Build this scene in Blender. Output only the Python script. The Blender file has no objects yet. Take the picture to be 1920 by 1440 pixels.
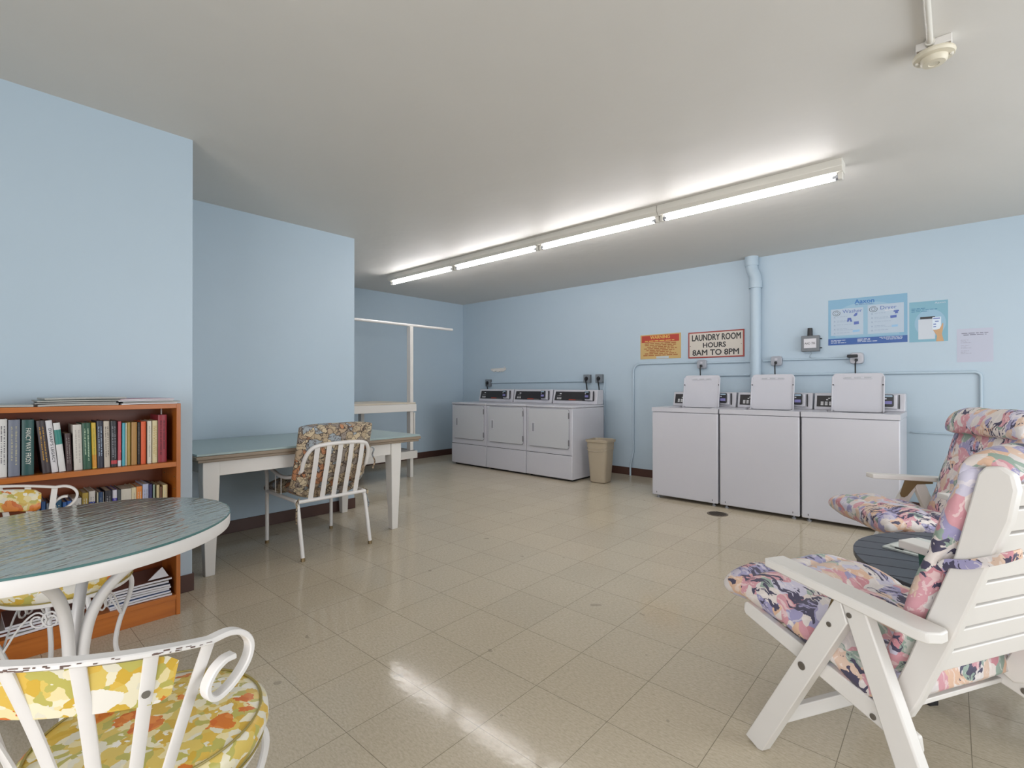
import bpy, math, random
from mathutils import Vector, Matrix
random.seed(7)
S = bpy.context.scene
COL = S.collection
PI = math.pi
R = math.radians

# ---------------------------------------------------------------- camera
cam_d = bpy.data.cameras.new('camera')
cam_d.sensor_width = 36.0
cam_d.lens = 927.28 / 1920 * 36.0
cam_d.clip_start = 0.02
cam = bpy.data.objects.new('camera', cam_d)
COL.objects.link(cam)
_y, _p, _r = R(41.97), R(0.1786), R(-0.0256)
fw = Vector((-math.sin(_y) * math.cos(_p), math.cos(_y) * math.cos(_p), math.sin(_p)))
rt = Vector((math.cos(_y), math.sin(_y), 0))
up = rt.cross(fw)
rt2 = rt * math.cos(_r) + up * math.sin(_r)
up2 = -rt * math.sin(_r) + up * math.cos(_r)
M = Matrix((rt2, up2, -fw)).transposed().to_4x4()
M.translation = Vector((0, 0, 1.133))
cam.matrix_world = M
S.camera = cam

# ---------------------------------------------------------------- world, exposure, added fill lights
W = bpy.data.worlds.new('world')
S.world = W
W.use_nodes = True
W.node_tree.nodes['Background'].inputs[0].default_value = (0.75, 0.85, 1.0, 1)
W.node_tree.nodes['Background'].inputs[1].default_value = 1.0
S.view_settings.view_transform = 'Standard'
S.view_settings.look = 'None'
S.view_settings.gamma = 1.0
S.view_settings.exposure = 0.1
S.view_settings.use_curve_mapping = False


def area(name, loc, target, sx, sy, power, col):
    d = bpy.data.lights.new(name, 'AREA')
    d.shape = 'RECTANGLE'
    d.size = sx
    d.size_y = sy
    d.energy = power
    d.color = col
    o = bpy.data.objects.new(name, d)
    COL.objects.link(o)
    o.location = loc
    o.rotation_euler = (Vector(target) - Vector(loc)).to_track_quat('-Z', 'Y').to_euler()
    return o


# added fill lights standing in for daylight, outside assumed openings out of view
area('added_fill_near', (0.45, -2.45, 1.3), (0.45, 0, 1.25), 3.2, 2.2, 95, (1.0, 0.97, 0.96))
area('added_fill_right', (2.75, 3.0, 1.4), (0, 3.0, 1.35), 3.4, 1.8, 88, (0.96, 0.98, 1.0))
TUBE_STRENGTH = 40.0

# ---------------------------------------------------------------- materials


def newmat(name):
    m = bpy.data.materials.new(name)
    m.use_nodes = True
    nt = m.node_tree
    b = nt.nodes['Principled BSDF']
    return m, nt, b


def N(nt, typ, **kw):
    n = nt.nodes.new(typ)
    for k, v in kw.items():
        if k.startswith('i_'):
            key = k[2:]
            key = int(key) if key.isdigit() else key.replace('_', ' ')
            n.inputs[key].default_value = v
        else:
            setattr(n, k, v)
    return n


def L(nt, a, ao, b, bi):
    nt.links.new(a.outputs[ao], b.inputs[bi])


def srgb(h):
    h = h.lstrip('#')
    c = [int(h[i:i + 2], 16) / 255 for i in (0, 2, 4)]
    return tuple([(x / 12.92 if x <= 0.04045 else ((x + 0.055) / 1.055) ** 2.4) for x in c] + [1.0])


_cache = {}


def plain(name, hexc, rough=0.5, metal=0.0, noise=0.03, scale=8.0, bump=0.0, spec=0.5, coat=0.0):
    key = (name, hexc)
    if key in _cache:
        return _cache[key]
    m, nt, b = newmat(name)
    c = srgb(hexc)
    tc = N(nt, 'ShaderNodeTexCoord')
    nz = N(nt, 'ShaderNodeTexNoise', i_Scale=scale, i_Detail=4.0)
    L(nt, tc, 'Object', nz, 'Vector')
    mx = N(nt, 'ShaderNodeMix', data_type='RGBA')
    mx.inputs[6].default_value = tuple([x * (1 - noise) for x in c[:3]] + [1])
    mx.inputs[7].default_value = tuple([min(1, x * (1 + noise)) for x in c[:3]] + [1])
    L(nt, nz, 'Fac', mx, 0)
    L(nt, mx, 2, b, 'Base Color')
    b.inputs['Roughness'].default_value = rough
    b.inputs['Metallic'].default_value = metal
    b.inputs['Specular IOR Level'].default_value = spec
    b.inputs['Coat Weight'].default_value = coat
    if bump:
        bp = N(nt, 'ShaderNodeBump', i_Strength=bump, i_Distance=0.01)
        L(nt, nz, 'Fac', bp, 'Height')
        L(nt, bp, 'Normal', b, 'Normal')
    _cache[key] = m
    return m


def ramp(nt, stops, const=True):
    r = N(nt, 'ShaderNodeValToRGB')
    r.color_ramp.interpolation = 'CONSTANT' if const else 'LINEAR'
    el = r.color_ramp.elements
    while len(el) > 1:
        el.remove(el[-1])
    el[0].position = stops[0][0]
    el[0].color = srgb(stops[0][1])
    for p, c in stops[1:]:
        e = el.new(p)
        e.color = srgb(c)
    return r


def warp(nt, scale, amt, base='Object'):
    tc = N(nt, 'ShaderNodeTexCoord')
    nz = N(nt, 'ShaderNodeTexNoise', i_Scale=scale, i_Detail=3.0)
    L(nt, tc, base, nz, 'Vector')
    sub = N(nt, 'ShaderNodeVectorMath', operation='SUBTRACT')
    sub.inputs[1].default_value = (0.5, 0.5, 0.5)
    L(nt, nz, 'Color', sub, 0)
    mu = N(nt, 'ShaderNodeVectorMath', operation='SCALE')
    mu.inputs['Scale'].default_value = amt
    L(nt, sub, 0, mu, 0)
    ad = N(nt, 'ShaderNodeVectorMath', operation='ADD')
    L(nt, tc, base, ad, 0)
    L(nt, mu, 0, ad, 1)
    return ad


def math_node(nt, op, a=None, b=None):
    n = N(nt, 'ShaderNodeMath', operation=op)
    for i, v in enumerate((a, b)):
        if v is None:
            continue
        if isinstance(v, (int, float)):
            n.inputs[i].default_value = v
        else:
            nt.links.new(v, n.inputs[i])
    return n


def mix_col(nt, fac, a, b):
    mx = N(nt, 'ShaderNodeMix', data_type='RGBA')
    for i, v in ((0, fac), (6, a), (7, b)):
        if isinstance(v, tuple):
            mx.inputs[i].default_value = v
        elif isinstance(v, (int, float)):
            mx.inputs[i].default_value = v
        else:
            nt.links.new(v, mx.inputs[i])
    return mx.outputs[2]


def mat_yellow_floral():
    m, nt, b = newmat('yellow_floral_vinyl')
    w = warp(nt, 22.0, 0.05)
    v = N(nt, 'ShaderNodeTexVoronoi', i_Scale=52.0)
    L(nt, w, 0, v, 'Vector')
    sp = N(nt, 'ShaderNodeSeparateColor')
    L(nt, v, 'Color', sp, 0)
    base = ramp(nt, [(0, '#e6d6a2'), (0.2, '#d8bd62'), (0.36, '#cfa93e'), (0.5, '#e9e0c2'), (0.62, '#b9b05c'), (0.76, '#d9b44e'), (0.9, '#dfd9c4')])
    L(nt, sp, 0, base, 'Fac')
    # big orange and white blossoms
    w2 = warp(nt, 42.0, 0.035)
    v2 = N(nt, 'ShaderNodeTexVoronoi', i_Scale=15.0)
    L(nt, w2, 0, v2, 'Vector')
    sp2 = N(nt, 'ShaderNodeSeparateColor')
    L(nt, v2, 'Color', sp2, 0)
    lt = math_node(nt, 'LESS_THAN', v2.outputs['Distance'], 0.42)
    is_or = math_node(nt, 'GREATER_THAN', sp2.outputs[1], 0.45)
    is_wh = math_node(nt, 'LESS_THAN', sp2.outputs[1], 0.22)
    f1 = math_node(nt, 'MULTIPLY', lt.outputs[0], is_or.outputs[0])
    f2 = math_node(nt, 'MULTIPLY', lt.outputs[0], is_wh.outputs[0])
    orr = ramp(nt, [(0, '#cf6a24'), (0.45, '#e08a3e'), (0.7, '#d4782c')])
    L(nt, sp, 1, orr, 'Fac')
    c1 = mix_col(nt, f1.outputs[0], base.outputs[0], orr.outputs[0])
    c2 = mix_col(nt, f2.outputs[0], c1, srgb('#ece7dc'))
    nt.links.new(c2, b.inputs['Base Color'])
    b.inputs['Roughness'].default_value = 0.32
    return m


def mat_pastel_floral():
    m, nt, b = newmat('pastel_floral_cotton')
    w = warp(nt, 6.0, 0.16)
    mp = N(nt, 'ShaderNodeMapping')
    mp.inputs['Rotation'].default_value = (0.3, 0.5, 0.7)
    mp.inputs['Scale'].default_value = (1.0, 1.6, 1.0)
    L(nt, w, 0, mp, 'Vector')
    v = N(nt, 'ShaderNodeTexVoronoi', i_Scale=19.0)
    L(nt, mp, 0, v, 'Vector')
    sp = N(nt, 'ShaderNodeSeparateColor')
    L(nt, v, 'Color', sp, 0)
    base = ramp(nt, [(0, '#9c97ba'), (0.12, '#d6bba8'), (0.25, '#cf98a0'), (0.36, '#dcd2cc'), (0.48, '#93a599'),
                     (0.57, '#d8b49a'), (0.66, '#c6c2d2'), (0.77, '#c58890'), (0.84, '#d6cfcc')])
    L(nt, sp, 0, base, 'Fac')
    # soft petal shading inside each blossom colour and dark brush strokes
    w2 = warp(nt, 9.0, 0.12)
    mp2 = N(nt, 'ShaderNodeMapping')
    mp2.inputs['Rotation'].default_value = (0.9, 0.2, 0.5)
    mp2.inputs['Scale'].default_value = (1.0, 5.0, 2.0)
    L(nt, w2, 0, mp2, 'Vector')
    nz = N(nt, 'ShaderNodeTexNoise', i_Scale=16.0, i_Detail=3.0)
    L(nt, mp2, 0, nz, 'Vector')
    big = N(nt, 'ShaderNodeTexNoise', i_Scale=7.0, i_Detail=1.0)
    L(nt, w, 0, big, 'Vector')
    g1 = math_node(nt, 'GREATER_THAN', nz.outputs['Fac'], 0.55)
    g2 = math_node(nt, 'GREATER_THAN', big.outputs['Fac'], 0.53)
    dk = math_node(nt, 'MULTIPLY', g1.outputs[0], g2.outputs[0])
    hl = math_node(nt, 'LESS_THAN', nz.outputs['Fac'], 0.42)
    hl2 = math_node(nt, 'MULTIPLY', hl.outputs[0], 0.45)
    c0 = mix_col(nt, hl2.outputs[0], base.outputs[0], srgb('#ebe2dd'))
    c1 = mix_col(nt, dk.outputs[0], c0, srgb('#4a465c'))
    nt.links.new(c1, b.inputs['Base Color'])
    b.inputs['Roughness'].default_value = 0.6
    wr = N(nt, 'ShaderNodeTexNoise', i_Scale=18.0, i_Detail=2.0)
    L(nt, mp, 0, wr, 'Vector')
    bp = N(nt, 'ShaderNodeBump', i_Strength=0.5, i_Distance=0.012)
    L(nt, wr, 'Fac', bp, 'Height')
    L(nt, bp, 'Normal', b, 'Normal')
    return m


def mat_pebble_print():
    m, nt, b = newmat('shell_print_cotton')
    w = warp(nt, 18.0, 0.08)
    v = N(nt, 'ShaderNodeTexVoronoi', i_Scale=21.0)
    L(nt, w, 0, v, 'Vector')
    sp = N(nt, 'ShaderNodeSeparateColor')
    L(nt, v, 'Color', sp, 0)
    base = ramp(nt, [(0, '#b3a084'), (0.2, '#c8b697'), (0.4, '#958a80'), (0.52, '#cfc0a3'), (0.68, '#9aa2a8'), (0.78, '#b09a80'), (0.94, '#b9805a')])
    L(nt, sp, 0, base, 'Fac')
    ve = N(nt, 'ShaderNodeTexVoronoi', feature='DISTANCE_TO_EDGE', i_Scale=21.0)
    L(nt, w, 0, ve, 'Vector')
    ed = math_node(nt, 'LESS_THAN', ve.outputs['Distance'], 0.035)
    wv = N(nt, 'ShaderNodeTexWave', i_Scale=18.0, i_Distortion=9.0)
    L(nt, w, 0, wv, 'Vector')
    st = math_node(nt, 'LESS_THAN', wv.outputs['Fac'], 0.16)
    st2 = math_node(nt, 'MULTIPLY', st.outputs[0], 0.7)
    c0 = mix_col(nt, st2.outputs[0], base.outputs[0], srgb('#5a4c42'))
    c1 = mix_col(nt, ed.outputs[0], c0, srgb('#453a34'))
    nt.links.new(c1, b.inputs['Base Color'])
    b.inputs['Roughness'].default_value = 0.7
    return m


def mat_floor():
    m, nt, b = newmat('vinyl_tile_floor')
    tc = N(nt, 'ShaderNodeTexCoord')
    mp = N(nt, 'ShaderNodeMapping', vector_type='TEXTURE')
    mp.inputs['Location'].default_value = (-1.1824, 1.1485, 0)
    mp.inputs['Rotation'].default_value = (0, 0, R(0.3472))
    mp.inputs['Scale'].default_value = (0.3048, 0.3048, 0.3048)
    L(nt, tc, 'Object', mp, 'Vector')
    fr = N(nt, 'ShaderNodeVectorMath', operation='FRACTION')
    L(nt, mp, 0, fr, 0)
    sx = N(nt, 'ShaderNodeSeparateXYZ')
    L(nt, fr, 0, sx, 0)
    ds = []
    for k in (0, 1):
        a = math_node(nt, 'SUBTRACT', sx.outputs[k], 0.5)
        a2 = math_node(nt, 'ABSOLUTE', a.outputs[0])
        ds.append(a2.outputs[0])
    mxx = math_node(nt, 'MAXIMUM', ds[0], ds[1])
    seam = math_node(nt, 'GREATER_THAN', mxx.outputs[0], 0.4962)
    fl = N(nt, 'ShaderNodeVectorMath', operation='FLOOR')
    L(nt, mp, 0, fl, 0)
    wn = N(nt, 'ShaderNodeTexWhiteNoise', noise_dimensions='3D')
    L(nt, fl, 0, wn, 'Vector')
    # mottling streaks, turned with each tile
    nz = N(nt, 'ShaderNodeTexNoise', i_Scale=62.0, i_Detail=6.0, i_Roughness=0.65)
    mps = N(nt, 'ShaderNodeMapping')
    mps.inputs['Scale'].default_value = (1.0, 2.4, 1.0)
    L(nt, tc, 'Object', mps, 'Vector')
    L(nt, mps, 0, nz, 'Vector')
    nb = N(nt, 'ShaderNodeTexNoise', i_Scale=2.2, i_Detail=3.0)
    L(nt, tc, 'Object', nb, 'Vector')
    r1 = ramp(nt, [(0.3, '#b1a590'), (0.5, '#c1b59f'), (0.7, '#ccc1ae')], False)
    L(nt, nz, 'Fac', r1, 'Fac')
    tv = math_node(nt, 'MULTIPLY', wn.outputs['Value'], 0.05)
    tv2 = math_node(nt, 'ADD', tv.outputs[0], 0.945)
    nb2 = math_node(nt, 'MULTIPLY', nb.outputs['Fac'], 0.12)
    tv3 = math_node(nt, 'ADD', tv2.outputs[0], nb2.outputs[0])
    tv4 = math_node(nt, 'SUBTRACT', tv3.outputs[0], 0.05)
    sc = N(nt, 'ShaderNodeVectorMath', operation='SCALE')
    L(nt, r1, 0, sc, 0)
    nt.links.new(tv4.outputs[0], sc.inputs['Scale'])
    # a few dark scuffs
    sv = N(nt, 'ShaderNodeTexNoise', i_Scale=9.0, i_Detail=2.0)
    L(nt, tc, 'Object', sv, 'Vector')
    sg = math_node(nt, 'GREATER_THAN', sv.outputs['Fac'], 0.735)
    sg2 = math_node(nt, 'MULTIPLY', sg.outputs[0], 0.35)
    c0 = mix_col(nt, sg2.outputs[0], sc.outputs[0], srgb('#6f675b'))
    sm = math_node(nt, 'MULTIPLY', seam.outputs[0], 0.62)
    c1 = mix_col(nt, sm.outputs[0], c0, srgb('#57503f'))
    nt.links.new(c1, b.inputs['Base Color'])
    rr = math_node(nt, 'MULTIPLY', nb.outputs['Fac'], 0.12)
    rr2 = math_node(nt, 'ADD', rr.outputs[0], 0.05)
    nt.links.new(rr2.outputs[0], b.inputs['Roughness'])
    b.inputs['Specular IOR Level'].default_value = 0.18
    bp = N(nt, 'ShaderNodeBump', i_Strength=0.10, i_Distance=0.003)
    nf = N(nt, 'ShaderNodeTexNoise', i_Scale=36.0, i_Detail=3.0)
    L(nt, tc, 'Object', nf, 'Vector')
    L(nt, nf, 'Fac', bp, 'Height')
    L(nt, bp, 'Normal', b, 'Normal')
    return m


def mat_paint(name, hexc, rough, bump=0.08, sc=3.0, spec=0.5):
    m, nt, b = newmat(name)
    c = srgb(hexc)
    tc = N(nt, 'ShaderNodeTexCoord')
    nz = N(nt, 'ShaderNodeTexNoise', i_Scale=sc, i_Detail=5.0)
    L(nt, tc, 'Object', nz, 'Vector')
    mx = mix_col(nt, nz.outputs['Fac'], tuple([x * 0.98 for x in c[:3]] + [1]), tuple([min(1, x * 1.02) for x in c[:3]] + [1]))
    nt.links.new(mx, b.inputs['Base Color'])
    b.inputs['Roughness'].default_value = rough
    b.inputs['Specular IOR Level'].default_value = spec
    bp = N(nt, 'ShaderNodeBump', i_Strength=bump, i_Distance=0.02)
    n2 = N(nt, 'ShaderNodeTexNoise', i_Scale=sc * 1.6, i_Detail=3.0)
    L(nt, tc, 'Object', n2, 'Vector')
    L(nt, n2, 'Fac', bp, 'Height')
    L(nt, bp, 'Normal', b, 'Normal')
    return m


def mat_wood(name, h1, h2, rough=0.35, axis=1):
    m, nt, b = newmat(name)
    tc = N(nt, 'ShaderNodeTexCoord')
    mp = N(nt, 'ShaderNodeMapping')
    s = [22.0, 22.0, 22.0]
    s[axis] = 1.5
    mp.inputs['Scale'].default_value = s
    L(nt, tc, 'Object', mp, 'Vector')
    nz = N(nt, 'ShaderNodeTexNoise', i_Scale=1.6, i_Detail=5.0)
    L(nt, mp, 0, nz, 'Vector')
    r1 = ramp(nt, [(0.3, h1), (0.7, h2)], False)
    L(nt, nz, 'Fac', r1, 'Fac')
    L(nt, r1, 0, b, 'Base Color')
    b.inputs['Roughness'].default_value = rough
    return m


def mat_table_glass():
    m, nt, b = newmat('rippled_glass')
    out = nt.nodes['Material Output']
    tc = N(nt, 'ShaderNodeTexCoord')
    mp = N(nt, 'ShaderNodeMapping')
    mp.inputs['Rotation'].default_value = (0, 0, R(40))
    mp.inputs['Scale'].default_value = (11, 52, 11)
    L(nt, tc, 'Object', mp, 'Vector')
    nz = N(nt, 'ShaderNodeTexNoise', i_Scale=1.0, i_Detail=2.0)
    L(nt, mp, 0, nz, 'Vector')
    bp = N(nt, 'ShaderNodeBump', i_Strength=0.9, i_Distance=0.012)
    L(nt, nz, 'Fac', bp, 'Height')
    b.inputs['Base Color'].default_value = srgb('#dde7e4')
    b.inputs['Roughness'].default_value = 0.07
    b.inputs['Transmission Weight'].default_value = 0.45
    b.inputs['IOR'].default_value = 1.5
    b.inputs['Specular IOR Level'].default_value = 0.8
    b.inputs['Coat Weight'].default_value = 0.9
    b.inputs['Coat Roughness'].default_value = 0.05
    L(nt, bp, 'Normal', b, 'Normal')
    L(nt, bp, 'Normal', b, 'Coat Normal')
    tr = N(nt, 'ShaderNodeBsdfTransparent')
    tr.inputs[0].default_value = srgb('#cfe0dc')
    ms = N(nt, 'ShaderNodeMixShader')
    ms.inputs[0].default_value = 0.25
    nt.links.new(b.outputs[0], ms.inputs[1])
    nt.links.new(tr.outputs[0], ms.inputs[2])
    nt.links.new(ms.outputs[0], out.inputs['Surface'])
    return m


def mat_emit(name, col, st):
    m, nt, b = newmat(name)
    b.inputs['Emission Color'].default_value = col
    b.inputs['Emission Strength'].default_value = st
    b.inputs['Base Color'].default_value = (0.9, 0.9, 0.9, 1)
    return m


WALL = mat_paint('blue_wall_paint', '#b4c5d1', 0.42, 0.06)
CEIL = mat_paint('ceiling_paint', '#dad7d1', 0.52, 0.3, 2.2, 0.10)
FLOOR = mat_floor()
BASE = plain('brown_baseboard', '#4e342c', 0.45)
WHITE = plain('white_enamel', '#c3c2c8', 0.28, noise=0.01)
WHITE2 = plain('white_enamel_door', '#bfc0c3', 0.3, noise=0.01)
WPAINT = plain('white_painted_wood', '#ddd9d3', 0.42, noise=0.02)
WMETAL = plain('white_painted_metal', '#e2deda', 0.35, noise=0.03, scale=30)
CREAMM = plain('cream_painted_metal', '#d9d5cb', 0.4)
BLACKP = plain('black_panel', '#2a2729', 0.3)
BLACK = plain('black_plastic', '#1c1c1f', 0.4)
RUBBER = plain('black_rubber', '#141414', 0.7)
DARK = plain('dark_gap', '#2c2622', 0.8)
GREYM = plain('grey_steel_box', '#75797d', 0.45, metal=0.3)
GALV = plain('galvanised_steel', '#a9abb2', 0.4, metal=0.4)
CONDUIT = mat_paint('conduit_blue_paint', '#b4c5d1', 0.4, 0.02)
BOLT = plain('dull_bolt', '#85807a', 0.4, metal=0.8)
BRASS = plain('aged_brass', '#85714f', 0.4, metal=0.5)
DESKTOP = plain('grey_laminate', '#98aaa9', 0.3, noise=0.02)
DESKEDGE = plain('taupe_edge', '#8b7c6a', 0.5)
BIN = plain('beige_plastic', '#ac9f8a', 0.45)
BINBAG = plain('clear_bag', '#b7ab98', 0.3)
WOOD = mat_wood('orange_cherry_laminate', '#a35a20', '#ba6c2b', 0.3)
WOODIN = mat_wood('dark_cherry_laminate', '#7d3f20', '#8e4a26', 0.35)
SLATBLK = plain('black_painted_wood', '#3b3f47', 0.38, noise=0.05)
SLATDK = plain('black_wood_edge', '#201f22', 0.5)
YF = mat_yellow_floral()
PF = mat_pastel_floral()
SP = mat_pebble_print()
GLASS = mat_table_glass()
GLEDGE = plain('green_glass_edge', '#4f7674', 0.15)
PIPING = plain('olive_piping', '#9a8a4a', 0.4)
PAPER = plain('white_paper', '#d8d6da', 0.7, noise=0.02)
TUBE = mat_emit('fluorescent_tube', (1.0, 0.975, 0.99, 1), TUBE_STRENGTH)
SCREEN = mat_emit('lilac_display', srgb('#8b86c2'), 0.12)
SCREEN.node_tree.nodes['Principled BSDF'].inputs['Base Color'].default_value = srgb('#6f6c9c')

# ---------------------------------------------------------------- mesh helpers


class MB:
    def __init__(s):
        s.v = []
        s.f = []
        s.sm = []
        s.mi = []

    def add(s, vs, fs, smooth=False, mi=0):
        o = len(s.v)
        s.v += [tuple(v) for v in vs]
        for f in fs:
            s.f.append([i + o for i in f])
            s.sm.append(smooth)
            s.mi.append(mi)
        return s

    def box(s, x0, x1, y0, y1, z0, z1, mat=None, mi=0):
        vs = [Vector((x, y, z)) for x in (x0, x1) for y in (y0, y1) for z in (z0, z1)]
        if mat is not None:
            vs = [mat @ v for v in vs]
        fs = [(0, 1, 3, 2), (4, 6, 7, 5), (0, 4, 5, 1), (2, 3, 7, 6), (0, 2, 6, 4), (1, 5, 7, 3)]
        return s.add(vs, fs, False, mi)

    def obox(s, p0, p1, w, t, upv=(0, 0, 1), mi=0):
        """bar from p0 to p1, w along side axis, t along the other"""
        p0, p1 = Vector(p0), Vector(p1)
        d = (p1 - p0)
        ln = d.length
        d.normalize()
        sd = d.cross(Vector(upv)).normalized()
        u = sd.cross(d)
        m = Matrix((d, sd, u)).transposed().to_4x4()
        m.translation = p0
        return s.box(0, ln, -w / 2, w / 2, -t / 2, t / 2, m, mi)

    def prism(s, poly, o, ax, ay, az, d0, d1, mi=0):
        """poly (a,b) -> o + a*ax + b*ay, extruded along az from d0 to d1"""
        o, ax, ay, az = Vector(o), Vector(ax), Vector(ay), Vector(az)
        n = len(poly)
        vs = [o + ax * a + ay * b + az * d for d in (d0, d1) for a, b in poly]
        fs = [list(range(n))[::-1], list(range(n, 2 * n))]
        fs += [(i, (i + 1) % n, n + (i + 1) % n, n + i) for i in range(n)]
        return s.add(vs, fs, False, mi)

    def tube(s, path, r, seg=10, closed=False, mi=0):
        P = [Vector(p) for p in path]
        n = len(P)
        rs = r if isinstance(r, (list, tuple)) else [r] * n
        vs = []
        prev = None
        for i in range(n):
            if closed:
                t = P[(i + 1) % n] - P[i - 1]
            else:
                t = P[min(i + 1, n - 1)] - P[max(i - 1, 0)]
            t.normalize()
            if prev is None:
                a = Vector((0, 0, 1)) if abs(t.z) < 0.9 else Vector((1, 0, 0))
                u = t.cross(a).normalized()
            else:
                u = (prev - t * prev.dot(t)).normalized()
            prev = u
            w = t.cross(u)
            for k in range(seg):
                an = 2 * PI * k / seg
                vs.append(P[i] + (u * math.cos(an) + w * math.sin(an)) * rs[i])
        fs = []
        m = n if closed else n - 1
        for i in range(m):
            j = (i + 1) % n
            for k in range(seg):
                k2 = (k + 1) % seg
                fs.append((i * seg + k, i * seg + k2, j * seg + k2, j * seg + k))
        s.add(vs, fs, True, mi)
        if not closed:
            o = len(s.v) - len(vs)
            s.f.append([o + k for k in range(seg)][::-1])
            s.f.append([o + (n - 1) * seg + k for k in range(seg)])
            s.sm += [False, False]
            s.mi += [mi, mi]
        return s

    def strap(s, path, sides, w, t, mi=0):
        """flat bar: w wide along the side vectors, t thick"""
        P = [Vector(p) for p in path]
        n = len(P)
        vs = []
        for i in range(n):
            tg = (P[min(i + 1, n - 1)] - P[max(i - 1, 0)]).normalized()
            sd = Vector(sides[i] if isinstance(sides, list) else sides)
            sd = (sd - tg * sd.dot(tg)).normalized()
            nn = tg.cross(sd)
            for a, b in ((-1, -.6), (-.8, -1), (.8, -1), (1, -.6), (1, .6), (.8, 1), (-.8, 1), (-1, .6)):
                vs.append(P[i] + sd * (a * w / 2) + nn * (b * t / 2))
        fs = []
        for i in range(n - 1):
            for k in range(8):
                k2 = (k + 1) % 8
                fs.append((i * 8 + k, i * 8 + k2, i * 8 + 8 + k2, i * 8 + 8 + k))
        fs.append(tuple(range(8))[::-1])
        fs.append(tuple((n - 1) * 8 + k for k in range(8)))
        return s.add(vs, fs, True, mi)

    def lathe(s, prof, c=(0, 0, 0), seg=32, sx=1.0, sy=1.0, mi=0, smooth=True):
        c = Vector(c)
        n = len(prof)
        vs = []
        for r, z in prof:
            for k in range(seg):
                a = 2 * PI * k / seg
                vs.append(c + Vector((r * math.cos(a) * sx, r * math.sin(a) * sy, z)))
        fs = []
        for i in range(n - 1):
            for k in range(seg):
                k2 = (k + 1) % seg
                fs.append((i * seg + k, i * seg + k2, i * seg + seg + k2, i * seg + seg + k))
        if prof[0][0] > 1e-5:
            fs.append(tuple(range(seg))[::-1])
        if prof[-1][0] > 1e-5:
            fs.append(tuple((n - 1) * seg + k for k in range(seg)))
        return s.add(vs, fs, smooth, mi)

    def pad(s, path, nrm, half, y0, y1, seg=28, ex=3.2, crease=None, mi=0):
        """cushion swept along path of (x,z) with in-plane normals, width y0..y1"""
        n = len(path)
        yc, hw = (y0 + y1) / 2, (y1 - y0) / 2
        vs = []
        for i in range(n):
            px, pz = path[i]
            nx, nz = nrm[i]
            for k in range(seg):
                a = 2 * PI * k / seg
                ca, sa = math.cos(a), math.sin(a)
                u = math.copysign(abs(ca) ** (2 / ex), ca)
                w = math.copysign(abs(sa) ** (2 / 2.2), sa)
                h = half[i]
                ww = hw * (0.97 if crease is None else crease[i])
                puff = 1 - 0.18 * math.cos(u * PI * 2) * 0.5
                vs.append((px + nx * w * h * puff, yc + u * ww, pz + nz * w * h * puff))
        fs = []
        for i in range(n - 1):
            for k in range(seg):
                k2 = (k + 1) % seg
                fs.append((i * seg + k, i * seg + k2, i * seg + seg + k2, i * seg + seg + k))
        fs.append(tuple(range(seg))[::-1])
        fs.append(tuple((n - 1) * seg + k for k in range(seg)))
        return s.add(vs, fs, True, mi)

    def build(s, name, mat, parent=None, bevel=0.0, sharp=35, loc=None, rotz=0, seg=2):
        me = bpy.data.meshes.new(name)
        me.from_pydata(s.v, [], s.f)
        me.polygons.foreach_set('use_smooth', [True] * len(s.f))
        me.polygons.foreach_set('material_index', s.mi)
        mats = mat if isinstance(mat, (list, tuple)) else [mat]
        for m_ in mats:
            me.materials.append(m_)
        me.update()
        import bmesh
        bm = bmesh.new()
        bm.from_mesh(me)
        bmesh.ops.recalc_face_normals(bm, faces=bm.faces)
        bm.to_mesh(me)
        bm.free()
        me.set_sharp_from_angle(angle=R(sharp))
        o = bpy.data.objects.new(name, me)
        COL.objects.link(o)
        if parent is not None:
            o.parent = parent
        if loc is not None:
            o.location = loc
        o.rotation_euler[2] = rotz
        if bevel:
            md = o.modifiers.new('bevel', 'BEVEL')
            md.width = bevel
            md.segments = seg
            md.limit_method = 'ANGLE'
            md.angle_limit = R(40)
        return o


def tag(o, label, cat, group=None):
    o['label'] = label
    o['category'] = cat
    if group:
        o['group'] = group
    return o


def empty(name, loc, rotz=0, label=None, cat=None, group=None):
    o = bpy.data.objects.new(name, None)
    o.empty_display_size = 0.1
    COL.objects.link(o)
    o.location = loc
    o.rotation_euler[2] = rotz
    if label:
        tag(o, label, cat, group)
    return o


def struct(o):
    o['kind'] = 'structure'
    return o


def copy_tree(o, parent=None):
    c = o.copy()
    COL.objects.link(c)
    if parent is not None:
        c.parent = parent
    for ch in [x for x in S.objects if x.parent == o]:
        copy_tree(ch, c)
    return c


def catmull(pts, sub=8, closed=False):
    P = [Vector(p) for p in pts]
    n = len(P)
    out = []
    rng = n if closed else n - 1
    for i in range(rng):
        p0 = P[(i - 1) % n] if (closed or i > 0) else P[0] * 2 - P[1]
        p1 = P[i]
        p2 = P[(i + 1) % n]
        p3 = P[(i + 2) % n] if (closed or i + 2 < n) else P[-1] * 2 - P[-2]
        for k in range(sub):
            t = k / sub
            out.append(0.5 * ((2 * p1) + (-p0 + p2) * t + (2 * p0 - 5 * p1 + 4 * p2 - p3) * t * t + (-p0 + 3 * p1 - 3 * p2 + p3) * t ** 3))
    if not closed:
        out.append(P[-1])
    return out


def rrect(w, h, r, n=5):
    """rounded rectangle outline centred on 0,0"""
    out = []
    for cx, cy, a0 in ((w / 2 - r, h / 2 - r, 0), (-w / 2 + r, h / 2 - r, 90), (-w / 2 + r, -h / 2 + r, 180), (w / 2 - r, -h / 2 + r, 270)):
        for k in range(n + 1):
            a = R(a0 + 90 * k / n)
            out.append((cx + r * math.cos(a), cy + r * math.sin(a)))
    return out


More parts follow.
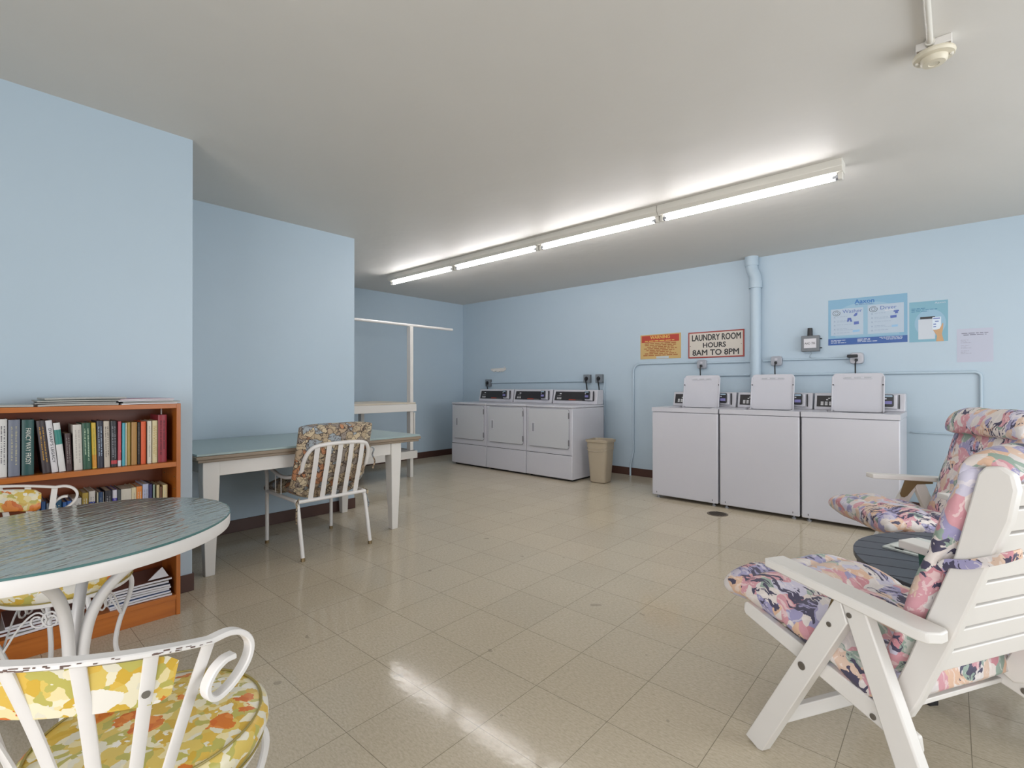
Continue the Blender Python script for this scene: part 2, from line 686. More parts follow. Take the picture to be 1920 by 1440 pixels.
def text_mesh(name, txt, size, mat, parent, loc, right, upv, depth=0.0006, align='CENTER', bold=0.0, sx=1.0, spacing=1.0, fit=None):
    """flat raised lettering; right and upv are directions in the parent's frame"""
    cu = bpy.data.curves.new(name, 'FONT')
    cu.body = txt
    cu.size = size
    cu.align_x = align
    cu.align_y = 'CENTER'
    cu.extrude = depth
    cu.space_character = spacing
    cu.resolution_u = 3
    tmp = bpy.data.objects.new(name + '_src', cu)
    COL.objects.link(tmp)
    dg = bpy.context.evaluated_depsgraph_get()
    me = bpy.data.meshes.new_from_object(tmp.evaluated_get(dg))
    bpy.data.objects.remove(tmp)
    bpy.data.curves.remove(cu)
    if fit and len(me.vertices):
        xs = [v.co.x for v in me.vertices]
        wd = max(xs) - min(xs)
        sx = fit / wd if wd > 0 else 1
    if bold:        # thicker strokes: the letter shapes repeated a hair apart
        vs0 = [v.co.copy() for v in me.vertices]
        fs0 = [list(p.vertices) for p in me.polygons]
        vs1, fs1 = [], []
        for k_, (dx, dy) in enumerate(((-bold, 0), (bold, 0), (0, -bold), (0, bold))):
            fs1 += [[i + len(vs1) for i in f] for f in fs0]
            vs1 += [v + Vector((dx / sx, dy, k_ * 0.00002)) for v in vs0]
        me = bpy.data.meshes.new(name)
        me.from_pydata(vs1, [], fs1)
        me.update()
    r_, u_ = Vector(right).normalized(), Vector(upv).normalized()
    n_ = r_.cross(u_)
    m = Matrix((r_ * sx, u_, n_)).transposed().to_4x4()
    m.translation = Vector(loc)
    me.transform(m)
    me.materials.clear()
    me.materials.append(mat)
    me.name = name
    o = bpy.data.objects.new(name, me)
    COL.objects.link(o)
    o.parent = parent
    return o


# ================================================================ the room
X1, X2, X3, YB, H = -3.1525, -4.154, -6.2131, 5.666, 2.4966
Y1, Y2 = 0.8539, 2.4318
XR, YN = 2.3, -2.0
struct(MB().box(-6.6, XR + 0.3, YN - 0.3, YB + 0.3, -0.12, 0).build('floor', FLOOR))
struct(MB().box(-6.6, XR + 0.3, YN - 0.3, YB + 0.3, H, H + 0.12).build('ceiling', CEIL))
struct(MB().box(-6.6, X1, YN, Y1, 0, H).build('wall_left_near', WALL))
struct(MB().box(-6.6, X2, Y1, Y2, 0, H).build('wall_left_middle', WALL))
struct(MB().box(-6.6, X3, Y2, YB, 0, H).build('wall_left_far', WALL))
struct(MB().box(-6.6, XR + 0.3, YB, YB + 0.15, 0, H).build('wall_back', WALL))
# unseen right and near walls, with openings added to let fill light in
mb = MB()
mb.box(XR, XR + 0.15, YN, 1.3, 0, H).box(XR, XR + 0.15, 4.7, YB, 0, H)
mb.box(XR, XR + 0.15, 1.3, 4.7, 0, 0.5).box(XR, XR + 0.15, 1.3, 4.7, 2.3, H)
struct(mb.build('wall_right', WALL))
mb = MB()
mb.box(X1, -1.2, YN - 0.15, YN, 0, H).box(2.1, XR + 0.15, YN - 0.15, YN, 0, H)
mb.box(-1.2, 2.1, YN - 0.15, YN, 2.3, H)
struct(mb.build('wall_near', WALL))
mb = MB()
for y in (1.3, 2.4, 3.55, 4.66):
    mb.box(XR + 0.05, XR + 0.1, y, y + 0.04, 0.5, 2.3)
for z in (0.5, 2.26):
    mb.box(XR + 0.05, XR + 0.1, 1.3, 4.7, z, z + 0.04)
struct(mb.build('added_window_1', WPAINT))  # frame bars of the added window opening, out of view

BH, BT = 0.095, 0.008


def baseboard(name, boxes):
    mb = MB()
    for b in boxes:
        mb.box(*b, 0, BH)
    struct(mb.build(name, BASE, bevel=0.002))


baseboard('baseboard_left', [(X1, X1 + BT, YN, Y1 + BT), (X2, X1, Y1, Y1 + BT)])
baseboard('baseboard_middle', [(X2, X2 + BT, Y1 + BT, Y2 + BT), (X3, X2, Y2, Y2 + BT)])
baseboard('baseboard_corner', [(X3, X3 + BT, Y2 + BT, YB - BT)])
baseboard('baseboard_back', [(X3, XR, YB - BT, YB)])


# ================================================================ fluorescent fixtures
def make_fixture():
    r = empty('strip_light', (0, 0, 0))
    L_ = 1.1831
    mb = MB()
    mb.prism([(-0.062, 0.0), (0.062, 0.0), (0.062, -0.045), (0.04, -0.07), (-0.04, -0.07), (-0.062, -0.045)], (0, 0, 0), (0, 1, 0), (0, 0, 1), (1, 0, 0), 0.002, L_ - 0.002)
    mb.build('housing', CREAMM, r, bevel=0.002)
    MB().tube([(0.045, 0, -0.092), (L_ - 0.045, 0, -0.092)], 0.017, 16).build('tube', TUBE, r)
    for x in (0.018, L_ - 0.018):
        b = MB().box(x - 0.012, x + 0.012, -0.018, 0.018, -0.112, -0.058).build('lamp_holder', CREAMM, r, bevel=0.004)
        s_ = x - 0.012 if x > 0.5 else x + 0.012
        e = 0.03 if x < 0.5 else -0.03
        MB().tube([(s_, 0, -0.092), (s_ + e, 0, -0.092)], 0.0172, 14).build('end_cap', GALV, b)
    return r


FX, FY, FZ = -5.237, 3.575, H
fix0 = make_fixture()
flabels = ['lit fluorescent ceiling strip, farthest of the four, nearest the clothes rail',
           'lit fluorescent ceiling strip, second from the far end of the row',
           'lit fluorescent ceiling strip, third from the far end, second nearest the camera',
           'lit fluorescent ceiling strip, nearest and largest of the row, ending above the posters']
fixes = [fix0] + [copy_tree(fix0) for _ in range(3)]
for k, f in enumerate(fixes):
    f.location = (FX + 1.1831 * k, FY, FZ)
    tag(f, flabels[k], 'light fixture', 'strip lights in a row on the ceiling')


# ================================================================ heat detector and conduit
det = empty('ceiling_detector', (-0.065, 2.60, H), 0, 'off-white round detector on a white box hanging from the ceiling', 'detector')
MB().box(-0.055, 0.055, -0.05, 0.03, -0.03, 0).build('junction_box', WPAINT, det, bevel=0.003)
MB().box(-0.05, 0.05, -0.04, 0.02, -0.04, -0.03).build('gap_plate', BRASS, det)
MB().lathe([(0.0, -0.036), (0.066, -0.038), (0.068, -0.046), (0.064, -0.055), (0.045, -0.058), (0.042, -0.072), (0.036, -0.078), (0.018, -0.08), (0.016, -0.078), (0.0, -0.078)], (0, -0.005, 0), 36).build('detector_head', plain('aged_cream_plastic', '#d5cdb8', 0.45), det)
for s in (-1, 1):
    MB().lathe([(0, -0.066), (0.006, -0.064), (0.007, -0.055), (0, -0.054)], (s * 0.053, -0.005, 0), 10).build('indicator', CREAMM, det)
MB().tube([(-0.075, 2.546, H - 0.016), (-0.075, -1.9, H - 0.016)], 0.011, 12).build('ceiling_conduit', CREAMM)
tag(bpy.data.objects['ceiling_conduit'], 'painted conduit pipe along the ceiling feeding the round detector', 'pipe')
mb = MB()
mb.tube([(-0.075, 2.555, H - 0.016), (-0.075, 2.53, H - 0.016)], 0.016, 12)
o = mb.build('pipe_collar', CREAMM, det)
o.location = (0.065, -2.60, -H)


# ================================================================ desk along the middle wall
desk = empty('work_table', (-3.7, 1.68, 0), 0, 'long white-legged work table with grey top against the blue wall', 'table')


def dl(x, y):
    return x + 3.7, y - 1.68


x0, y0 = dl(X2 + 0.01, Y1 + 0.045)
x1, y1 = dl(-3.245, 2.50)
MB().box(x0, x1 - 0.004, y0 + 0.004, y1 - 0.004, 0.722, 0.735).build('tabletop', DESKTOP, desk, bevel=0.002)
MB().box(x0, x1, y0, y1, 0.700, 0.7215).box(x0, x1 - 0.012, y0 + 0.012, y1 - 0.012, 0.682, 0.701).build('tabletop_edge', DESKEDGE, desk, bevel=0.004)
fx, ly, ry = x1 - 0.085, y0 + 0.09, y1 - 0.21
for (a, b) in ((fx, ly), (fx, ry), (x0 + 0.05, ly), (x0 + 0.05, ry)):
    mb = MB()
    vs = []
    for z, h, in ((0.68, 0.045), (0.56, 0.045), (0.0, 0.026)):
        sgn = 1
        cx = a + (0.019 * sgn if z > 0.1 else 0.0) * 0
        for dx, dy in ((-1, -1), (1, -1), (1, 1), (-1, 1)):
            vs.append((a + dx * h, b + dy * h, z))
    fs = [(0, 1, 2, 3), (8, 9, 10, 11)]
    for i in (0, 4):
        for k in range(4):
            fs.append((i + k, i + (k + 1) % 4, i + 4 + (k + 1) % 4, i + 4 + k))
    mb.add(vs, fs)
    mb.build('leg', WPAINT, desk, bevel=0.003)
ap = 0.022
for (a0, a1, b0, b1) in ((fx + 0.01, fx + 0.032, ly + 0.045, ry - 0.045), (x0 + 0.02, x0 + 0.04, ly + 0.045, ry - 0.045)):
    MB().box(a0, a1, b0, b1, 0.592, 0.681).build('apron', WPAINT, desk, bevel=0.002)
for b in (ly, ry):
    MB().box(x0 + 0.096, fx - 0.046, b - 0.011, b + 0.011, 0.592, 0.681).build('apron', WPAINT, desk, bevel=0.002)


# ================================================================ folding shelf with hanging rail
sh = empty('hanging_shelf_rack', (-5.3, 3.2, 0), 0, 'white wooden folding shelf with a tall post and hanging rail in the corner', 'rack')


def rack(name, x0, x1, y0, y1, z0, z1, mat=WPAINT, bv=0.003):
    return MB().box(x0 + 5.3, x1 + 5.3, y0 - 3.2, y1 - 3.2, z0, z1).build(name, mat, sh, bevel=bv)


rack('front_post', -5.09, -5.015, 3.70, 3.745, 0, 1.865)
rack('post', -5.75, -5.675, 3.42, 3.465, 0, 0.80)
rack('post', -5.09, -5.015, 2.70, 2.745, 0, 0.80)
rack('post', -5.75, -5.675, 2.70, 2.745, 0, 0.80)
rack('upper_shelf', -5.80, -5.0, 2.66, 3.77, 0.905, 0.925, plain('worn_shelf_top', '#c9bfae', 0.5))
rack('shelf_rail', -5.012, -4.99, 2.64, 3.775, 0.815, 0.903)
rack('shelf_rail', -5.80, -5.778, 2.64, 3.775, 0.815, 0.903)
rack('lower_shelf', -5.80, -5.013, 2.66, 3.765, 0.318, 0.336, plain('grey_shelf_board', '#85837f', 0.5))
rack('shelf_rail', -5.012, -4.99, 2.64, 3.79, 0.235, 0.325)
MB().tube([(-5.05 + 5.3, 2.5 - 3.2, 1.883), (-5.05 + 5.3, 4.41 - 3.2, 1.883)], 0.0165, 16).build('hanging_rail', WMETAL, sh)
MB().prism([(-5.035, 0.80), (-5.002, 0.80), (-5.002, 0.52), (-5.03, 0.48)], (5.3, 3.752 - 3.2, 0), (1, 0, 0), (0, 0, 1), (0, 1, 0), -0.004, 0.012).build('hinged_brace', WPAINT, sh, bevel=0.002)


# ================================================================ dryers
def reader(parent, x, y, z, sc=1.0):
    """card reader; x,y,z = lower centre on the console face, facing -y"""
    rd = MB()
    tl = 0.25
    rd.prism([(0.02, 0), (-0.03, 0.01), (-0.022, 0.125), (0.02, 0.13)], (x, y, z), (0, 1, 0), (0, 0, 1), (1, 0, 0), -0.052 * sc, 0.052 * sc)
    r = rd.build('card_reader', WHITE, parent, bevel=0.006, seg=3)
    mb = MB().prism(rrect(0.076 * sc, 0.1, 0.012), (x - 0.008, y - 0.035, z + 0.078), (1, 0, 0), (0, 0.07, 1), (0, -1, 0), -0.004, 0.012)
    f = mb.build('reader_face', BLACK, r, bevel=0.004)
    MB().prism(rrect(0.05, 0.026, 0.003), (x - 0.01, y - 0.049, z + 0.062), (1, 0, 0), (0, 0.07, 1), (0, -1, 0), 0, 0.0015).build('display', SCREEN, r)
    MB().prism(rrect(0.052, 0.014, 0.003), (x - 0.008, y - 0.047, z + 0.116), (1, 0, 0), (0, 0.07, 1), (0, -1, 0), 0, 0.0015).build('card_sticker', plain('pale_blue_sticker', '#9fb4c4', 0.4), r)
    MB().prism(rrect(0.014, 0.012, 0.003), (x - 0.028, y - 0.048, z + 0.094), (1, 0, 0), (0, 0.07, 1), (0, -1, 0), 0, 0.0015).build('button', WHITE, r)
    MB().box(x + 0.060 * sc, x + 0.070 * sc, y - 0.006, y + 0.004, z + 0.01, z + 0.125).build('card_slot', BLACK, r)
    return r


def dryer(k, label):
    DW = 0.7103
    w = DW - 0.006
    x = -5.4731 + k * DW + 0.003
    r = empty('dryer', (x, 4.772, 0), 0, label, 'dryer', 'front-loading dryers by the bin')
    D = 0.70
    MB().box(0.002, w - 0.002, 0.004, D, 0.022, 0.862).build('cabinet', WHITE, r, bevel=0.006)
    MB().box(0, w, -0.004, D, 0.864, 0.8917).build('top_panel', WHITE, r, bevel=0.008)
    MB().box(0.03, w - 0.03, 0.05, D - 0.03, 0.0, 0.024).build('base', RUBBER, r)
    MB().box(0.002, w - 0.002, -0.002, 0.01, 0.028, 0.303).build('lower_panel', WHITE, r, bevel=0.004)
    MB().box(0.004, w - 0.004, 0.0008, 0.012, 0.304, 0.309).build('panel_gap', DARK, r)
    # door: recess line + leaf
    cx, cz, dw, dh = 0.352, 0.615, 0.606, 0.466
    MB().prism(rrect(dw + 0.012, dh + 0.012, 0.03), (cx, 0, cz), (1, 0, 0), (0, 0, 1), (0, -1, 0), -0.006, -0.0030).build('door_gasket', plain('grey_gasket', '#8b8a90', 0.6), r)
    mb = MB().prism(rrect(dw, dh, 0.026), (cx, 0, cz), (1, 0, 0), (0, 0, 1), (0, -1, 0), -0.003, 0.010)
    d = mb.build('door', WHITE2, r, bevel=0.003)
    MB().prism(rrect(0.052, 0.13, 0.004), (cx - 0.235, -0.010, cz), (1, 0, 0), (0, 0, 1), (0, -1, 0), 0, 0.003).build('handle_frame', WHITE, d, bevel=0.001)
    MB().prism(rrect(0.026, 0.10, 0.004), (cx - 0.230, -0.013, cz), (1, 0, 0), (0, 0, 1), (0, -1, 0), 0, 0.001).build('handle_recess', plain('recess_grey', '#8c8d92', 0.5), d)
    for z in (cz + 0.16, cz - 0.16):
        MB().box(cx + dw / 2 - 0.002, cx + dw / 2 + 0.008, -0.012, 0.002, z - 0.035, z + 0.035).build('hinge', plain('hinge_grey', '#6e6d70', 0.5), d)
    # console
    y = 0.54
    MB().prism([(0, 0), (0.158, 0), (0.158, 0.185), (0.03, 0.185), (0.0, 0.03)], (0, y, 0.892), (0, 1, 0), (0, 0, 1), (1, 0, 0), 0.008, w - 0.008).build('console', WHITE, r, bevel=0.006)
    sl = Vector((0, 0.03, 0.155)).normalized()
    nn = Vector((0, -sl.z, sl.y))
    o0 = Vector((0, y + 0.001, 0.892 + 0.035))
    p = MB().prism([(0.035, 0.008), (w - 0.05, 0.008), (w - 0.058, 0.128), (0.045, 0.128)], o0, (1, 0, 0), sl, nn, -0.002, 0.003).build('control_panel', BLACKP, r, bevel=0.001)
    pm = MB()
    o1 = o0 + nn * 0.003
    for i in range(3):
        for j in range(2):
            pm.prism(rrect(0.018, 0.010, 0.002), o1, (1, 0, 0), sl, nn, 0, 0.0012) if False else pm.prism([(a + 0.085 + i * 0.026, b + 0.030 + j * 0.014) for a, b in rrect(0.020, 0.009, 0.002)], o1, (1, 0, 0), sl, nn, 0, 0.0012)
    pm.prism([(a + 0.13, b + 0.10) for a, b in rrect(0.03, 0.014, 0.006)], o1, (1, 0, 0), sl, nn, 0, 0.0012)
    for i in range(3):
        pm.prism([(a + 0.09 + i * 0.022, b + 0.072) for a, b in rrect(0.008, 0.007, 0.002)], o1, (1, 0, 0), sl, nn, 0, 0.0012)
    pm.build('buttons', plain('white_buttons', '#cfcfcf', 0.5), p)
    MB().prism([(0.27, 0.016), (0.38, 0.016), (0.38, 0.026), (0.27, 0.028)], o1, (1, 0, 0), sl, nn, 0, 0.001).build('red_mark', plain('red_print', '#a8452f', 0.5), p)
    MB().prism([(0.385, 0.016), (0.48, 0.016), (0.48, 0.021), (0.385, 0.021)], o1, (1, 0, 0), sl, nn, 0, 0.001).build('grey_mark', plain('grey_print', '#77706c', 0.5), p)
    reader(r, w - 0.115, y, 0.935)
    return r


dryer(0, 'white dryer farthest left, in the corner of the room')
dryer(1, 'white dryer in the middle of the three dryers')
dryer(2, 'white dryer on the right of the three, its side beside the beige bin')


# ================================================================ washers
def washer(k, label):
    WW = 0.6664
    w = WW - 0.014
    x = -2.3052 + k * WW + (0.0 if k == 0 else 0.004)
    r = empty('washing_machine', (x, 4.6941, 0), 0, label, 'washing machine', 'top-loading washing machines with open lids')
    D = 0.66
    MB().box(0, w, 0.0, D, 0.03, 0.868).build('cabinet', WHITE, r, bevel=0.009, seg=3)
    # deck with open tub mouth
    mb = MB()
    z0, z1 = 0.871, 0.9136
    mb.box(-0.002, w + 0.002, -0.004, 0.09, z0, z1).box(-0.002, w + 0.002, 0.47, D, z0, z1)
    mb.box(-0.002, 0.11, 0.0899, 0.4701, z0, z1).box(w - 0.11, w + 0.002, 0.0899, 0.4701, z0, z1)
    mb.build('top_deck', WHITE, r, bevel=0.0)
    MB().lathe([(0.0, 0.60), (0.2, 0.60), (0.215, 0.62), (0.22, 0.869), (0.205, 0.869), (0.205, 0.63), (0, 0.63)], (w / 2, 0.28, 0.001), 36).build('drum', GALV, r) if False else None
    MB().box(0.11, w - 0.11, 0.09, 0.47, 0.869, 0.872).build('tub_opening', plain('tub_grey', '#6d6e73', 0.4), r)
    # open lid: pan with rolled edge and recess
    lx = w / 2 + 0.01
    lw, lh = 0.366, 0.338
    base = Vector((lx, 0.40, 0.905))
    uz = Vector((0, 0.16, 1)).normalized()
    nn = Vector((0, -uz.z, uz.y))
    ol = [(a * (1.0), b + lh / 2) for a, b in rrect(lw, lh, 0.03)]
    lid = MB().prism(ol, base, (1, 0, 0), uz, nn, -0.012, 0.0).build('lid', WHITE, r, bevel=0.006, seg=3)
    for s in (-1, 1):
        MB().prism([(s * 0.182 - 0.006, 0.0), (s * 0.182 + 0.006, 0.0), (s * 0.182 + 0.006, lh - 0.03), (s * 0.182 - 0.006, lh - 0.03)], base, (1, 0, 0), uz, nn, -0.004, 0.010).build('lid_edge', WHITE, lid, bevel=0.004)
        MB().prism([(a + s * 0.176, b + 0.235) for a, b in rrect(0.010, 0.010, 0.004)], base, (1, 0, 0), uz, nn, 0.0, 0.013).build('bumper', RUBBER, lid)
    MB().prism([(a, b + lh - 0.04) for a, b in rrect(0.21, 0.024, 0.011)], base, (1, 0, 0), uz, nn, 0.0, 0.004).build('grip_recess', WHITE, lid, bevel=0.002)
    gm = MB()
    for dx in (-0.07, 0.0, 0.07):
        gm.prism([(a + dx, b + lh - 0.04) for a, b in rrect(0.05, 0.012, 0.005)], base, (1, 0, 0), uz, nn, 0.0, 0.0052)
    gm.build('grip_slots', plain('slot_grey', '#aeb0b5', 0.3), lid, bevel=0.002)
    # console
    y = 0.50
    MB().prism([(0, 0), (0.155, 0), (0.155, 0.15), (0.03, 0.15), (0.0, 0.02)], (0, y, 0.9136), (0, 1, 0), (0, 0, 1), (1, 0, 0), 0.0, w).build('console', WHITE, r, bevel=0.006)
    sl = Vector((0, 0.03, 0.13)).normalized()
    nn2 = Vector((0, -sl.z, sl.y))
    o0 = Vector((0, y + 0.001, 0.9136 + 0.022))
    p = MB().prism([(0.02, 0.006), (w - 0.17, 0.006), (w - 0.17, 0.108), (0.02, 0.108)], o0, (1, 0, 0), sl, nn2, -0.002, 0.002).build('control_panel', BLACKP, r)
    pm = MB()
    o1 = o0 + nn2 * 0.002
    for i in range(3):
        for j in range(3):
            pm.prism([(a + 0.062 + i * 0.032, b + 0.024 + j * 0.012) for a, b in rrect(0.022, 0.009, 0.002)], o1, (1, 0, 0), sl, nn2, 0, 0.0012)
    for dx, dz in ((0.115, 0.083), (0.135, 0.09), (0.10, 0.07)):
        pm.prism([(a + dx, b + dz) for a, b in rrect(0.016, 0.009, 0.003)], o1, (1, 0, 0), sl, nn2, 0, 0.0012)
    pm.build('buttons', plain('white_buttons', '#cfcfcf', 0.5), p)
    reader(r, w - 0.098, y, 0.928, 0.9)
    for fx_ in (0.05, w - 0.05):
        for fy_ in (0.04, D - 0.05):
            MB().lathe([(0.016, 0.0), (0.018, 0.012), (0.008, 0.014), (0.008, 0.032)], (fx_, fy_, 0), 14).build('foot', GALV, r)
    # thin toe-kick seam along the bottom of the front
    MB().box(0.008, w - 0.008, -0.0008, 0.004, 0.052, 0.0545).build('toe_seam', plain('seam_grey', '#bdbcc0', 0.5), r)
    for fx_ in (0.05, w - 0.05):
        MB().box(fx_ - 0.002, fx_ + 0.002, -0.0018, 0.002, 0.052, 0.068).build('toe_notch', DARK, r)
    return r


washer(0, 'white top-loading washer with open lid, leftmost of the three washers')
washer(1, 'white top-loading washer with open lid, in the middle in front of the floor drain')
washer(2, 'white top-loading washer with open lid, rightmost, behind the armchairs')


# ================================================================ bin, drain
bn = empty('waste_bin', (-3.115, 5.02, 0), R(4), 'tall beige plastic waste bin with a bag, beside the dryers', 'bin')


def rloop(w, d, r, z, n=6):
    return [(a, b, z) for a, b in rrect(w, d, r, n)]


mb = MB()
loops = [rloop(0.17, 0.16, 0.035, 0.0), rloop(0.20, 0.19, 0.04, 0.012), rloop(0.265, 0.235, 0.045, 0.47), rloop(0.29, 0.26, 0.05, 0.475), rloop(0.296, 0.266, 0.05, 0.50),
         rloop(0.272, 0.242, 0.046, 0.50), rloop(0.262, 0.232, 0.045, 0.46), rloop(0.18, 0.17, 0.03, 0.02)]
n = len(loops[0])
vs = [v for l in loops for v in l]
fs = []
for i in range(len(loops) - 1):
    for k in range(n):
        fs.append((i * n + k, i * n + (k + 1) % n, (i + 1) * n + (k + 1) % n, (i + 1) * n + k))
fs += [tuple(range(n))[::-1], tuple((len(loops) - 1) * n + k for k in range(n))]
mb.add(vs, fs, True)
mb.build('bin_body', BIN, bn)
mb = MB()
for z, grow in ((0.43, 0.004), (0.395, 0.006)):
    pts = []
    for i, (a, b) in enumerate(rrect(0.262 + grow, 0.232 + grow, 0.045, 8)):
        pts.append((a, b, z - 0.05 * math.cos(a / 0.135 * PI / 2) * (1 if b < 0 else 0.2)))
    mb.tube(pts, 0.003, 6, closed=True)
mb.build('bag_band', BINBAG, bn)
mb = MB()
o_ = [(a, b, 0.502 + 0.004 * math.sin(i * 1.7)) for i, (a, b) in enumerate(rrect(0.288, 0.258, 0.05, 8))]
i_ = [(a, b, 0.47) for a, b in rrect(0.26, 0.23, 0.045, 8)]
n = len(o_)
mb.add(o_ + i_, [(k, (k + 1) % n, n + (k + 1) % n, n + k) for k in range(n)], True)
mb.build('bin_bag', BINBAG, bn)

dr = empty('floor_drain', (-1.571, 4.455, 0), 0, 'round slotted metal floor drain in front of the washers', 'drain')
MB().lathe([(0.0, 0.0006), (0.088, 0.0006), (0.088, 0.002), (0.08, 0.0035), (0.0, 0.0035)], (0, 0, 0), 36).build('drain_plate', plain('drain_bronze', '#6b5f50', 0.45, metal=0.5), dr)
mb = MB()
for k in range(-4, 5):
    yy = k * 0.016
    hl = math.sqrt(max(0, 0.072 ** 2 - yy ** 2))
    mb.box(-hl, hl, yy - 0.0045, yy + 0.0045, 0.0036, 0.0042)
mb.build('slots', DARK, dr)


# ================================================================ wall services
def wall_tube(name, pts, r, label, seg=12, sub=1, cat='pipe'):
    o = MB().tube(pts, r, seg).build(name, CONDUIT)
    return tag(o, label, cat)


def bend(p0, c, p1, rad, n=6):
    """quarter bend between the directions p0->c and c->p1"""
    p0, c, p1 = Vector(p0), Vector(c), Vector(p1)
    a = (p0 - c).normalized()
    b = (p1 - c).normalized()
    out = []
    o = c + (a + b) * rad
    for k in range(n + 1):
        t = k / n * PI / 2
        out.append(o - b * rad * math.cos(t) - a * rad * math.sin(t))
    return out


yw = YB - 0.014
# big drain stack
vp = empty('vent_pipe', (-1.58, YB - 0.06, 0), 0, 'thick vertical pipe painted wall blue, rising between the wall outlets to the ceiling', 'pipe')
MB().tube([(0, 0, 0.0), (0, 0, 2.17)], 0.052, 24).build('pipe_run', CONDUIT, vp)
MB().tube([(0, 0, 2.16), (0, 0, 2.24)], 0.064, 24).build('pipe_hub', CONDUIT, vp)
MB().tube(catmull([(0, 0, 2.23), (-0.004, 0, 2.29), (-0.032, 0, 2.36), (-0.038, 0, 2.42)], 5), 0.058, 24).build('pipe_elbow', CONDUIT, vp)
MB().tube([(-0.038, 0, 2.40), (-0.038, 0, H)], 0.066, 24).build('pipe_collar', CONDUIT, vp)

pts = [(-3.055, yw - 0.03, 0.0), (-3.055, yw - 0.03, 0.12), (-3.045, yw - 0.005, 0.22), (-3.03, yw, 0.30)] + bend((-3.03, yw, 0.3), (-3.03, yw, 1.402), (-2.3, yw, 1.402), 0.10) + [(-2.21, yw, 1.402)]
wall_tube('conduit', pts, 0.0115, 'thin blue conduit rising from the floor left of the washers to the first outlet')
wall_tube('conduit', [(-2.11, yw, 1.388), (-1.64, yw, 1.388)], 0.009, 'short blue conduit between the first washer outlet and the thick pipe')
wall_tube('conduit', [(-1.52, yw, 1.39), (-1.44, yw, 1.39)], 0.009, 'very short blue conduit stub right of the thick pipe')
wall_tube('conduit', [(-1.33, yw, 1.396), (-0.76, yw, 1.393)], 0.010, 'blue conduit between the second and third washer outlets')
pts = [(-2.08, yw, 1.244), (-1.65, yw, 1.244)]
wall_tube('conduit', pts, 0.009, 'blue conduit behind the left open lid, ending at the thick pipe')
pts = [(-1.51, yw, 1.244)] + bend((-1.0, yw, 1.244), (0.150, yw, 1.244), (0.150, yw, 0.5), 0.04) + [(0.150, yw, 0.12)]
wall_tube('conduit', pts, 0.0115, 'blue conduit passing behind the right lids and turning down behind the armchair')
wall_tube('conduit', [(-0.30, yw, 0.715), (0.135, yw, 0.715)], 0.006, 'thin low blue pipe between the right washer and the armchair')
wall_tube('conduit', [(-5.53, yw, 1.176), (-3.75, yw, 1.19)], 0.009, 'long blue conduit on the wall above the dryers')
wall_tube('conduit', [(-3.45, yw, 1.2), (-3.45, yw, 0.86), (-3.45, yw, 0.4)], 0.006, 'thin blue conduit dropping behind the right dryer')


def washer_outlet(x, z, label, plate, big=1.0, adapter=False):
    r = empty('wall_outlet', (x, YB, z), 0, label, 'outlet', 'outlets above the washers')
    MB().prism(rrect(0.104 * big, 0.100 * big, 0.022 * big, 2), (0, 0, 0), (1, 0, 0), (0, 0, 1), (0, -1, 0), 0, 0.045).build('junction_box', GALV, r, bevel=0.003)
    f = MB().prism(rrect(0.092 * big, 0.088 * big, 0.02 * big, 2), (0, 0, 0), (1, 0, 0), (0, 0, 1), (0, -1, 0), 0.045, 0.048).build('faceplate', plate, r, bevel=0.001)
    MB().prism(rrect(0.026, 0.022, 0.008, 3), (0, 0, 0.018), (1, 0, 0), (0, 0, 1), (0, -1, 0), 0.048, 0.051).build('socket', WHITE, f)
    MB().prism(rrect(0.024, 0.026, 0.006, 3), (0, 0, -0.018), (1, 0, 0), (0, 0, 1), (0, -1, 0), 0.048, 0.074).build('plug', BLACK, r, bevel=0.004)
    MB().tube(catmull([(0, -0.068, -0.022), (-0.006, -0.07, -0.045), (-0.008, -0.06, -0.09), (-0.008, -0.05, -0.18), (0.0, -0.04, -0.30)], 5), 0.006, 8).build('cord', BLACK, r)
    if adapter:
        MB().box(-0.07, 0.012, -0.09, -0.049, 0.006, 0.034).build('power_adapter', BLACK, r, bevel=0.005)
    return r


washer_outlet(-2.158, 1.374, 'grey metal outlet box with black plug below the hours sign', GALV)
washer_outlet(-1.387, 1.386, 'grey metal outlet box with black plug just right of the thick pipe', GALV, 1.0)
washer_outlet(-0.700, 1.389, 'white-faced outlet with black adapter and plug under the large poster', WHITE, 1.05, True)


def dryer_outlet(x, z, label, cord=True):
    r = empty('dryer_outlet', (x, YB, z), 0, label, 'outlet', 'square grey outlets above the dryers')
    MB().box(-0.05, 0.05, -0.05, 0, -0.055, 0.055).build('box', GREYM, r, bevel=0.003)
    f = MB().box(-0.047, 0.047, -0.054, -0.05, -0.052, 0.052).build('faceplate', plain('grey_plate', '#858c92', 0.4, metal=0.3), r)
    MB().prism([(0.028 * math.cos(a * PI / 10), 0.028 * math.sin(a * PI / 10)) for a in range(20)], (0, -0.054, 0), (1, 0, 0), (0, 0, 1), (0, -1, 0), 0, 0.002).build('round_socket', BLACK, f)
    MB().prism(rrect(0.026, 0.04, 0.008, 3), (0, -0.056, -0.004), (1, 0, 0), (0, 0, 1), (0, -1, 0), 0, 0.024).build('plug', BLACK, r, bevel=0.004)
    if cord:
        MB().tube(catmull([(0.0, -0.07, -0.02), (0.002, -0.06, -0.06), (0.0, -0.04, -0.12), (0, -0.03, -0.22)], 5), 0.008, 8).build('cord', BLACK, r)
    return r


dryer_outlet(-5.58, 1.175, 'square grey outlet on the wall above the far left dryer')
dryer_outlet(-3.705, 1.225, 'square grey outlet with cord above the right dryer, left of two')
dryer_outlet(-3.515, 1.225, 'square grey outlet with cord above the right dryer, right of two')

